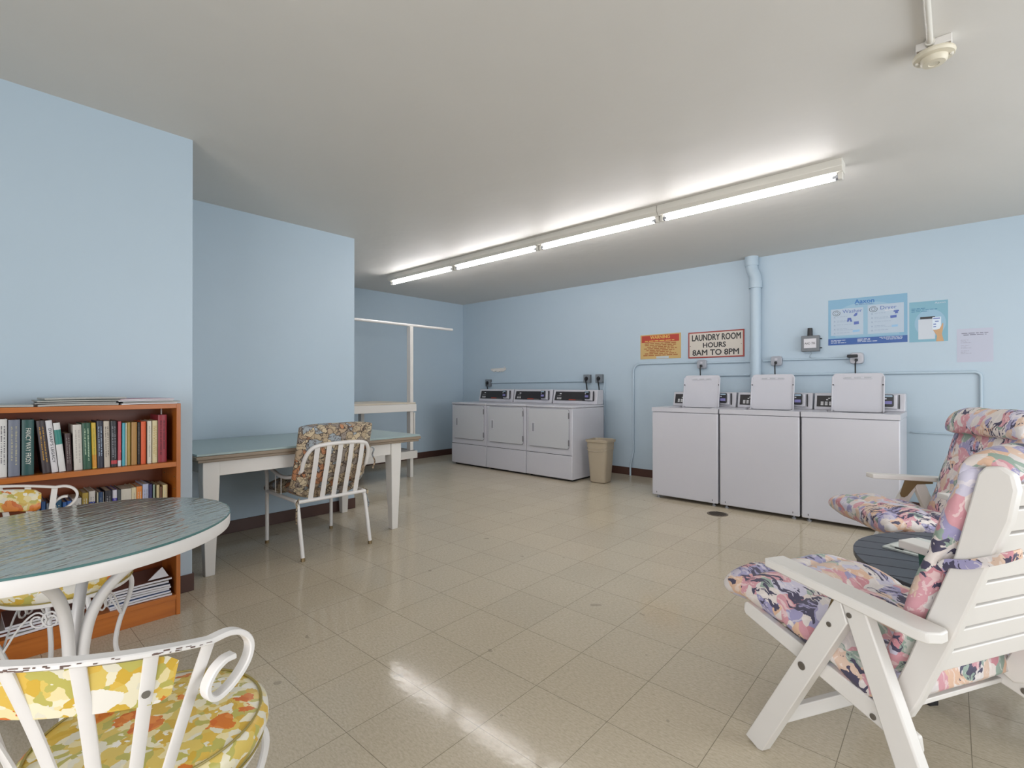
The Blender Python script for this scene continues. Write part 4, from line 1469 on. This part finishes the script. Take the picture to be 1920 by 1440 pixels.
for s in (-1, 1):
    # front leg flowing into the arm and down into the back hoop
    arm = catmull([(0.285, s * hw, 0.33), (0.285, s * hw, 0.47), (0.30, s * hw, 0.525), (0.275, s * hw, 0.548), (0.21, s * hw, 0.542), (0.08, s * hw, 0.512), (-0.05, s * hw, 0.512), (-0.16, s * (hw - 0.004), 0.535), (-0.235, s * (hw - 0.008), 0.575)], 6)
    dpart('armrest', MB().tube(arm, TW, 10))
    l1 = dpart('leg', MB().tube([(0.285, s * hw, 0.02), (0.285, s * hw, 0.34)], TW, 10))
    MB().tube([(0.285, s * hw, 0.0), (0.285, s * hw, 0.022)], 0.014, 10).build('leg_cap', BRASS, l1)
    l2 = dpart('leg', MB().tube(catmull([(-0.275, s * hw, 0.02), (-0.215, s * hw, 0.29), (-0.20, s * hw, 0.345), (-0.17, s * hw, 0.372)], 5), TW, 10))
    MB().tube([(-0.278, s * hw, 0.0), (-0.275, s * hw, 0.022)], 0.014, 10).build('leg_cap', BRASS, l2)
    dpart('seat_side_rail', MB().tube([(-0.18, s * hw, 0.37), (0.285, s * hw, 0.375)], TW, 10))
    for x in (0.05, 0.14):
        dpart('arm_spindle', MB().tube([(x, s * hw, 0.375), (x, s * hw, 0.515)], 0.004, 8))
for x in (-0.21, 0.285):
    dpart('seat_cross_rail', MB().tube([(x, -hw, 0.37), (x, hw, 0.37)], TW, 10))
hoop = catmull([(-0.235, -hw + 0.01, 0.575), (-0.262, -hw + 0.012, 0.64), (-0.290, -hw + 0.03, 0.70), (-0.308, -hw + 0.08, 0.738), (-0.315, 0, 0.748), (-0.308, hw - 0.08, 0.738), (-0.290, hw - 0.03, 0.70), (-0.262, hw - 0.012, 0.64), (-0.235, hw - 0.01, 0.575)], 6)
dpart('back_hoop', MB().tube(hoop, TW + 0.001, 10))
for k in range(5):
    yb_ = (-0.5 + (k + 0.5) / 5) * 2 * (hw - 0.04)
    dpart('back_slat', MB().strap(catmull([(-0.208, yb_, 0.372), (-0.245, yb_, 0.50), (-0.285, yb_, 0.63), (-0.312, yb_, 0.742)], 4), (0, 1, 0), 0.034, 0.005))


def pad_from(pts, halfs, y0, y1, parent, name, mat, sub=6, puffs=None, ex=3.2):
    """cushion following (x,z) points with half thicknesses, capped with rounded ends"""
    P = catmull([(a, 0, b) for a, b in pts], sub)
    n = len(P)
    path, nr, hs, cr = [], [], [], []
    for i in range(n):
        t = (P[min(i + 1, n - 1)] - P[max(i - 1, 0)]).normalized()
        u = i / (n - 1)
        k = u * (len(halfs) - 1)
        a = int(min(k, len(halfs) - 2))
        h = halfs[a] + (halfs[a + 1] - halfs[a]) * (k - a)
        e = min(1, math.sin(min(1, u / 0.045) * PI / 2) + 0.0) if u < 0.045 else (math.sin(min(1, (1 - u) / 0.045) * PI / 2) if u > 0.955 else 1)
        e = max(e, 0.12)
        if puffs:
            e *= 0.72 + 0.28 * abs(math.sin(u * puffs * PI)) ** 0.6
        path.append((P[i].x, P[i].z))
        nr.append((-t.z, t.x))
        hs.append(h * e)
        ed_ = min(1.0, min(u, 1 - u) / 0.11)
        cr.append(0.80 + 0.20 * math.sqrt(max(0.0, 1 - (1 - ed_) ** 2)))
    return MB().pad(path, nr, hs, y0, y1, crease=cr, ex=ex).build(name, mat, parent, sharp=80)


pad_from([(0.405, 0.365), (0.36, 0.385), (0.2, 0.42), (0.05, 0.42), (-0.1, 0.415), (-0.16, 0.42)], [0.052, 0.058, 0.05, 0.045], -hw + 0.018, hw - 0.018, dc, 'seat_cushion', SP)
pad_from([(-0.10, 0.42), (-0.165, 0.50), (-0.215, 0.63), (-0.255, 0.76), (-0.275, 0.84), (-0.285, 0.872)], [0.04, 0.05, 0.05, 0.05, 0.04], -hw - 0.012, hw + 0.03, dc, 'back_cushion', SP)
for s, zt_ in ((1, 0.39), (-1, 0.39), (-1, 0.70)):
    x_ = -0.20 if zt_ < 0.5 else -0.28
    tie = [(x_, s * (hw - 0.01), zt_), (x_ - 0.02, s * (hw + 0.016), zt_ - 0.02), (x_ - 0.01, s * (hw + 0.01), zt_ - 0.06), (x_ - 0.025, s * (hw + 0.02), zt_ - 0.11), (x_ - 0.01, s * (hw + 0.012), zt_ - 0.16)]
    MB().strap(catmull(tie, 5), (1, 0.4, 0), 0.012, 0.003).build('cushion_tie', SP, dc)


# ================================================================ round glass table
TCX, TCY, TZ = -1.979, 0.224, 0.70
tb = empty('round_glass_table', (TCX, TCY, 0), R(-60.7), 'round rippled-glass patio table with white metal rim', 'table')
ea, eb = 0.435, 0.387
mb = MB()
mb.lathe([(0, 0.6935), (0.992, 0.6935), (1.0, 0.6948), (1.0, 0.6987), (0.992, 0.70), (0, 0.70)], (0, 0, 0), 96, ea, eb)
mb.build('glass_top', GLASS, tb)
MB().lathe([(1.001, 0.6925), (1.006, 0.6935), (1.006, 0.6985), (1.001, 0.6992), (1.0005, 0.6992), (1.0005, 0.6925)], (0, 0, 0), 96, ea, eb).build('glass_edge', GLEDGE, tb)
MB().lathe([(0.995, 0.655), (1.0, 0.655), (1.004, 0.66), (1.004, 0.688), (1.0, 0.6925), (0.93, 0.6925), (0.93, 0.687), (0.985, 0.685), (0.99, 0.658), (0.995, 0.655)], (0, 0, 0), 96, ea, eb).build('rim', WMETAL, tb)
for az in (-25, 63, 158):
    a = R(60.7) + R(az)
    c_, s_ = math.cos(a), math.sin(a)
    prof = [(0.36, 0.672), (0.25, 0.635), (0.16, 0.585), (0.09, 0.52), (0.046, 0.44), (0.027, 0.35), (0.024, 0.27), (0.034, 0.19), (0.10, 0.09), (0.21, 0.035), (0.28, 0.014)]
    MB().tube(catmull([(r_ * c_, r_ * s_, z_) for r_, z_ in prof], 7), 0.0155, 14).build('leg', WMETAL, tb)
MB().tube([(0.042 * math.cos(a * PI / 12), 0.042 * math.sin(a * PI / 12), 0.28) for a in range(24)], 0.008, 8, closed=True).build('leg_ring', WMETAL, tb)
MB().tube([(0.05 * math.cos(a * PI / 12), 0.05 * math.sin(a * PI / 12), 0.19) for a in range(24)], 0.006, 8, closed=True).build('leg_ring', WMETAL, tb)


# ================================================================ scrolled dining chairs
def rail_pt(t):
    """back rail of the scrolled chair; t is the angle round the back in degrees"""
    t = R(t)
    return Vector((-0.034 - 0.285 * math.cos(t), 0.257 * math.sin(t), 0.755 - 0.068 * (1 - math.cos(t))))


def scroll_chair(loc, rot, label, sz=0.415):
    r = empty('scroll_back_chair', loc, rot, label, 'chair', 'white scrolled metal chairs around the glass table')
    ring_r = 0.187
    MB().lathe([(ring_r - 0.012, sz - 0.035), (ring_r, sz - 0.035), (ring_r + 0.003, sz - 0.032), (ring_r + 0.003, sz - 0.008), (ring_r, sz - 0.005), (ring_r - 0.012, sz - 0.005), (ring_r - 0.012, sz - 0.035)], (0, 0, 0), 48).build('seat_ring', WMETAL, r)
    cu = MB().lathe([(0, sz - 0.03), (0.17, sz - 0.03), (0.193, sz - 0.014), (0.206, sz + 0.012), (0.204, sz + 0.033), (0.19, sz + 0.044), (0.14, sz + 0.055), (0.07, sz + 0.060), (0, sz + 0.061)], (0, 0, 0), 64).build('seat_cushion', YF, r, sharp=80)
    for rr_, zz_ in ((0.191, sz + 0.0455), (0.195, sz - 0.016)):
        MB().tube([(rr_ * math.cos(a * PI / 32), rr_ * math.sin(a * PI / 32), zz_) for a in range(64)], 0.0024, 6, closed=True).build('piping', PIPING, cu)
    tmax = 63
    main = [rail_pt(-tmax + 2 * tmax * i / 40) for i in range(41)]
    curl = [(0.035, 0.0), (0.06, -0.012), (0.073, -0.035), (0.066, -0.062), (0.042, -0.086), (0.015, -0.098), (0.0, -0.092), (-0.005, -0.075), (0.006, -0.055), (0.024, -0.043), (0.042, -0.042)]

    def scroll(sgn):
        e = rail_pt(sgn * tmax)
        tg = rail_pt(sgn * tmax) - rail_pt(sgn * (tmax - 2))
        tg.z = 0
        tg.normalize()
        side = Vector((0, 0, 1)).cross(tg)
        pts = catmull([e] + [e + tg * (u * 0.95) + Vector((0, 0, v)) for u, v in curl], 5)[1:]
        return pts, side
    pr, sr = scroll(1)
    plf, slf = scroll(-1)
    path = plf[::-1] + main + pr
    sides = []
    for i in range(len(path)):
        if i < len(plf):
            sides.append(-slf)
        elif i >= len(plf) + len(main):
            sides.append(sr)
        else:
            j = i - len(plf)
            t_ = (main[min(j + 1, 40)] - main[max(j - 1, 0)]).normalized()
            sides.append(Vector((0, 0, 1)).cross(t_))
    MB().strap(path, sides, 0.022, 0.009).build('back_rail', WMETAL, r)
    cm = MB()
    rnd = random.Random(5)
    for j in range(46):
        l = rnd.choice([rnd.uniform(-62, -45), rnd.uniform(-30, 0), rnd.uniform(-62, 60)])
        p = rail_pt(l)
        t_ = (rail_pt(l + 1) - p).normalized()
        sd = Vector((0, 0, 1)).cross(t_)
        if sd.dot(Vector((p.x, p.y, 0))) < 0:
            sd = -sd
        ln = rnd.uniform(0.001, 0.005)
        q = p + sd * 0.0113 + Vector((0, 0, rnd.uniform(-0.002, 0.003)))
        cm.obox(q + t_ * -ln, q + t_ * ln, 0.0012, rnd.uniform(0.0008, 0.002))
    cm.build('paint_chips', plain('rusty_chips', '#6a564e', 0.8), r)
    for l in (-63, -46.5, -28.5, -10.5, 10.5, 28.5, 46.5, 63):
        p = rail_pt(l) + Vector((0, 0, -0.004))
        a = PI - R(l * 0.62)
        q = Vector((math.cos(a) * ring_r, math.sin(a) * ring_r, sz - 0.02))
        out_ = Vector((p.x, p.y, 0)).normalized() * 0.006
        bar = catmull([p, p.lerp(q, 0.35) - out_, p.lerp(q, 0.75) - out_, q], 5)
        tl_ = (rail_pt(l + 1) - rail_pt(l - 1)).normalized()
        sp = MB().strap(bar, tl_, 0.019, 0.006).build('back_bar', WMETAL, r)
        if abs(l) == 46.5:
            c_ = bar[3]
            nrm_ = Vector((c_.x, c_.y, 0)).normalized()
            MB().tube([c_ + nrm_ * 0.001, c_ + nrm_ * 0.006], 0.0058, 12).build('bolt', BOLT, sp)
    # back cushion strip in front of the bars
    mb = MB()
    vs, fs = [], []
    nn_ = 30
    ring = [(0.0, 1), (0.006, 0.97), (0.014, 0.9), (0.019, 0.6), (0.021, 0), (0.019, -0.6), (0.014, -0.9), (0.006, -0.97), (0.0, -1)]
    for i in range(nn_ + 1):
        l = -55 + 110 * i / nn_
        e = min(1, math.sqrt(max(0.0, 1 - abs(abs(i / nn_ - 0.5) * 2) ** 24)) * 0.3 + 0.7)
        p = rail_pt(l)
        t_ = (rail_pt(l + 1) - p).normalized()
        inn = t_.cross(Vector((0, 0, 1)))
        if inn.dot(Vector((p.x, p.y, 0))) > 0:
            inn = -inn
        for d_, zz in ring:
            base_z = p.z - 0.010 - 0.044
            dz = zz * 0.042 * e
            a_ = PI - R(l * 0.62)
            q_ = Vector((math.cos(a_) * ring_r, math.sin(a_) * ring_r, sz - 0.02))
            f_ = (p.z - (base_z + dz)) / (p.z - q_.z)
            pb = p.lerp(q_, f_)
            vs.append(pb + inn * (0.001 + d_))
    k_ = len(ring)
    for i in range(nn_):
        for j in range(k_):
            j2 = (j + 1) % k_
            fs.append((i * k_ + j, i * k_ + j2, (i + 1) * k_ + j2, (i + 1) * k_ + j))
    fs.append(tuple(range(k_)))
    fs.append(tuple(nn_ * k_ + j for j in range(k_)))
    mb.add(vs, fs, True)
    mb.build('back_cushion', YF, r, sharp=60)
    for k in range(4):
        a = R(45) + k * PI / 2
        c_, s_ = math.cos(a), math.sin(a)
        prof = [(0.183, sz - 0.03), (0.205, sz - 0.07), (0.20, sz - 0.125), (0.165, 0.19), (0.152, 0.11), (0.165, 0.055), (0.2, 0.008)]
        lg = MB().tube(catmull([(q_ * c_, q_ * s_, z_) for q_, z_ in prof], 6), 0.0085, 10).build('leg', WMETAL, r)
        a2 = a + PI / 2
        # wire scroll between this leg and the next
        P0 = Vector((0.175 * c_, 0.175 * s_, 0.215))
        P1 = Vector((0.175 * math.cos(a2), 0.175 * math.sin(a2), 0.215))
        dd = (P1 - P0)
        w_ = []
        for t in range(0, 31):
            u = t / 30
            if u < 0.62:
                v_ = u / 0.62
                x_ = 0.02 + v_ * 0.40
                z_ = 0.10 * math.sin(v_ * PI * 0.5) + 0.03 * v_
            else:
                v_ = (u - 0.62) / 0.38
                ph = v_ * R(400)
                rad = 0.030 * (1 - 0.55 * v_)
                x_ = 0.42 + rad * math.sin(ph) / dd.length
                z_ = 0.13 - 0.030 + rad * math.cos(ph)
            w_.append(P0 + dd * x_ + Vector((0, 0, z_)))
        MB().tube(w_, 0.0035, 6).build('wire_scroll', WMETAL, r)
        w2 = []
        for p in w_:
            m_ = (P0 + P1) / 2
            dn = dd.normalized()
            w2.append(p - dn * 2 * (p - m_).dot(dn))
        MB().tube(w2, 0.0035, 6).build('wire_scroll', WMETAL, r)
    return r


scroll_chair((-1.189, 0.256, 0), R(128.3), 'nearest scrolled white chair with yellow floral cushions, its back to the camera')
scroll_chair((-2.468, 0.262, 0), R(56), 'scrolled white chair with yellow floral cushions between the glass table and the bookcase')


# ================================================================ folding recliners
def recliner(loc, rot, label, pillow, ph, pin):
    r = empty('folding_armchair', loc, rot, label, 'armchair', 'white wooden folding armchairs with pastel floral cushions')
    Wd = 0.6
    AX = ((0, 0, 0), (1, 0, 0), (0, 0, 1), (0, 1, 0))

    def side(name, poly, w0, w1, bevel=0.004, mat=WPAINT):
        outs = []
        for m in (0, 1):
            a, b = (w0, w1) if m == 0 else (Wd - w1, Wd - w0)
            outs.append(MB().prism(poly, AX[0], AX[1], AX[2], AX[3], a, b).build(name, mat, r, bevel=bevel, seg=2))
        return outs
    fl_ = side('front_leg', [(-0.032, 0.012), (0.02, 0.0), (0.036, 0.006), (0.311, 0.523), (0.288, 0.586), (0.283, 0.586)], 0.0, 0.032)
    rl_ = side('rear_leg', [(0.290, 0.586), (0.352, 0.586), (0.595, 0.0), (0.522, 0.0)], 0.0, 0.032)
    # armrest
    for m in (0, 1):
        a, b = (-0.02, 0.052) if m == 0 else (Wd - 0.052, Wd + 0.02)
        outer = a if m == 0 else b
        inner = b if m == 0 else a
        pl_ = [(0.066, outer), (0.066, inner), (0.50, inner), (0.512, inner + (outer - inner) * 0.12), (0.516, inner + (outer - inner) * 0.5), (0.505, outer - (outer - inner) * 0.1), (0.485, outer)]
        o = MB()
        n_ = len(pl_)
        vs = [(x, y, 0.588 - (x - 0.066) * 0.045) for x, y in pl_] + [(x, y, 0.614 - (x - 0.066) * 0.045) for x, y in pl_]
        fs = [tuple(range(n_)), tuple(range(n_, 2 * n_))] + [(i, (i + 1) % n_, n_ + (i + 1) % n_, n_ + i) for i in range(n_)]
        o.add(vs, fs)
        ar = o.build('armrest', WPAINT, r, bevel=0.004)
        ib = 0.034 if m == 0 else Wd - 0.037
        MB().prism([(0.145, 0.587), (0.34, 0.582), (0.34, 0.562), (0.25, 0.56), (0.19, 0.498), (0.17, 0.494), (0.158, 0.51), (0.162, 0.53), (0.21, 0.565), (0.2, 0.578)] if False else [(0.25, 0.584), (0.40, 0.580), (0.40, 0.560), (0.315, 0.556), (0.262, 0.488), (0.245, 0.478), (0.228, 0.482), (0.222, 0.50), (0.228, 0.515)], AX[0], AX[1], AX[2], AX[3], ib, ib + 0.003).build('metal_bracket', BRASS, ar)
        MB().tube([(0.475, ib - 0.005 if m == 0 else ib + 0.0, 0.567), (0.475, ib + 0.012 if m == 0 else ib + 0.012, 0.567)], 0.011, 10).build('arm_pin', BRASS, ar)
    side('seat_rail', [(-0.075, 0.412), (-0.078, 0.388), (-0.069, 0.376), (0.365, 0.287), (0.44, 0.268), (0.455, 0.285), (0.45, 0.318), (0.37, 0.34), (-0.065, 0.42)], 0.036, 0.060)
    side('back_stile', [(0.553, 0.945), (0.566, 0.962), (0.592, 0.966), (0.612, 0.952), (0.618, 0.92), (0.607, 0.854), (0.581, 0.78), (0.508, 0.567), (0.44, 0.39), (0.415, 0.335), (0.39, 0.322), (0.366, 0.335), (0.366, 0.36), (0.408, 0.467), (0.509, 0.757)], 0.066, 0.092, 0.005)
    # back slats across, set between the stiles
    for k in range(8):
        t = k / 7
        # line along the stile centre
        s0, z0 = 0.453, 0.492
        s1, z1 = 0.580, 0.905
        cs, cz = s0 + (s1 - s0) * t, z0 + (z1 - z0) * t
        d_ = Vector((s1 - s0, 0, z1 - z0)).normalized()
        nn_ = Vector((-d_.z, 0, d_.x))
        o0 = Vector((cs, 0, cz)) - nn_ * 0.006
        MB().prism([(-0.027, -0.008), (0.027, -0.008), (0.027, 0.008), (-0.027, 0.008)], o0, d_, nn_, (0, 1, 0), 0.0925, Wd - 0.0925).build('back_slat', WPAINT, r, bevel=0.003)
    for k in range(8):
        t = k / 7
        s_ = -0.045 + 0.375 * t
        z_ = 0.402 - 0.375 * t * 0.265
        MB().box(s_ - 0.02, s_ + 0.02, 0.0605, Wd - 0.0605, z_ - 0.007, z_ + 0.006).build('seat_slat', WPAINT, r, bevel=0.002)
    MB().obox((0.062, 0.032, 0.125), (0.062, Wd - 0.032, 0.125), 0.022, 0.045).build('stretcher', WPAINT, r, bevel=0.003)
    for (s_, z_, w_, rr_) in ((0.178, 0.345, 0.0, 0.011), (0.262, 0.50, 0.0, 0.0065), (0.318, 0.548, 0.0, 0.0065), (0.352, 0.305, 0.036, 0.0075)):
        for m in (0, 1):
            if m == 0:
                a, b = w_ - 0.003, w_ + 0.002
            else:
                a, b = Wd - w_ + 0.003, Wd - w_ - 0.002
            MB().tube([(s_, a, z_), (s_, b, z_)], rr_, 14).build('bolt', BOLT, r)
    for (s_, z_) in ((0.372, 0.337), (0.33, 0.315), (0.40, 0.30)):
        MB().tube([(s_, Wd - 0.062, z_ + 0.0), (s_, Wd - 0.066 if z_ > 0.33 else Wd - 0.064, z_)], 0.0085, 12).build('bolt', BOLT, r)
    # one long tufted cushion: seat, then back, then folded head roll
    y0_, y1_ = 0.068, Wd - 0.068
    pad_from([(-0.185, 0.428), (-0.13, 0.448), (-0.03, 0.452), (0.08, 0.436), (0.2, 0.408), (0.3, 0.378), (0.38, 0.350)], [0.046, 0.064, 0.068, 0.066, 0.058, 0.045], 0.030, Wd - 0.030, r, 'seat_cushion', PF, 8, 4, 5.0)
    pad_from([(0.335, 0.40), (0.372, 0.47), (0.41, 0.58), (0.447, 0.69), (0.485, 0.80), (0.518, 0.90), (0.535, 0.965)], [0.035, 0.045, 0.05, 0.052, 0.05, 0.045], y0_, y1_, r, 'back_cushion', PF, 8, 3.5)
    pad_from(pillow, ph, y0_ + pin, y1_ - pin, r, 'head_pillow', PF, 6, None, 4.0)
    for m in (0, 1):
        yy = y0_ - 0.004 if m == 0 else y1_ + 0.004
        sg = -1 if m == 0 else 1
        tie = [(0.485, yy, 0.72), (0.50, yy + sg * 0.002, 0.735), (0.535, yy + sg * 0.004, 0.745), (0.575, yy + sg * 0.004, 0.765), (0.607, yy + sg * 0.002, 0.785), (0.612, yy - sg * 0.03, 0.79)]
        MB().strap(catmull(tie, 5), (0, 0, 1), 0.02, 0.004).build('cushion_tie', PF, r)
    return r


recliner((-0.48, 1.669, 0), R(-30), 'nearest white folding armchair with pastel floral cushion, in the right foreground',
         [(0.512, 0.925), (0.525, 0.955), (0.552, 0.970), (0.585, 0.962), (0.612, 0.935)], [0.024, 0.030, 0.033, 0.030, 0.024], 0.006)
recliner((-0.097, 3.085, 0), R(36), 'white folding armchair with pastel floral cushion beyond the black table, by the right washer',
         [(0.455, 0.865), (0.462, 0.915), (0.49, 0.955), (0.53, 0.965), (0.57, 0.945), (0.595, 0.91)], [0.034, 0.046, 0.046, 0.042, 0.03], -0.01)

# ================================================================ black slatted side table
st = empty('slatted_side_table', (0.158, 2.585, 0), R(12), 'low black round slatted table between the two armchairs', 'table')
RT, TH = 0.49, 0.45
for k in range(-4, 5):
    yc = k * 0.109
    pts = []
    half_w = 0.0515
    ys = [yc - half_w + i * (2 * half_w) / 8 for i in range(9)]
    ys = [y for y in ys if abs(y) < RT - 0.002]
    if len(ys) < 2:
        continue
    poly = [(math.sqrt(RT * RT - y * y), y) for y in ys] + [(-math.sqrt(RT * RT - y * y), y) for y in ys[::-1]]
    MB().prism(poly, (0, 0, 0), (1, 0, 0), (0, 1, 0), (0, 0, 1), TH - 0.02, TH).build('slat', SLATBLK, st, bevel=0.002)
MB().lathe([(RT - 0.03, TH - 0.055), (RT - 0.012, TH - 0.055), (RT - 0.012, TH - 0.021), (RT - 0.03, TH - 0.021), (RT - 0.03, TH - 0.055)], (0, 0, 0), 64).build('apron', SLATDK, st)
for a in (35, 125, 215, 305):
    c_, s_ = math.cos(R(a)), math.sin(R(a))
    MB().obox((0.36 * c_, 0.36 * s_, 0), (0.36 * c_, 0.36 * s_, TH - 0.021), 0.07, 0.035, (c_, s_, 0)).build('leg', SLATDK, st, bevel=0.003)
for a in (35, 125):
    c_, s_ = math.cos(R(a)), math.sin(R(a))
    zz = 0.30 if a == 35 else 0.255
    MB().obox((-0.342 * c_, -0.342 * s_, zz), (0.342 * c_, 0.342 * s_, zz), 0.025, 0.04).build('cross_brace', SLATDK, st, bevel=0.002)

np_ = empty('newspaper', (-0.025, 2.66, TH + 0.0005), R(-22), 'folded pale newspaper lying on the black slatted table', 'newspaper')
NEWS = plain('newsprint', '#bfc4c0', 0.75)
MB().prism([(-0.14, 0), (0.14, 0), (0.14, 0.004), (-0.06, 0.009), (-0.14, 0.006)], (0, 0, 0), (0, 1, 0), (0, 0, 1), (1, 0, 0), -0.17, 0.17).build('sheets', NEWS, np_)
MB().prism([(-0.12, 0.008), (0.12, 0.0045), (0.125, 0.008), (-0.03, 0.016), (-0.12, 0.013)], (0, 0, 0), (0, 1, 0), (0, 0, 1), (1, 0, 0), -0.15, 0.15).build('folded_section', plain('newsprint_light', '#cdd0cb', 0.75), np_)
mb = MB()
for i in range(7):
    mb.box(0.02 + i * 0.016, 0.024 + i * 0.016, -0.09, 0.05, 0.0125, 0.0165)
mb.build('print', plain('news_ink', '#6f7772', 0.7), np_)
MB().box(-0.13, -0.10, -0.128, -0.122, 0.003, 0.011).build('dark_picture', INK, np_)
gc = MB().lathe([(0.026, 0.0), (0.030, 0.002), (0.036, 0.085), (0.038, 0.088), (0.034, 0.088), (0.028, 0.006), (0.0, 0.005)], (0, 0, 0), 6, smooth=False).build('green_cup', plain('green_plastic', '#3f6f5c', 0.25), None, loc=(-0.075, 2.39, TH + 0.0005))
tag(gc, 'small dark green faceted cup on the near edge of the black table', 'cup')
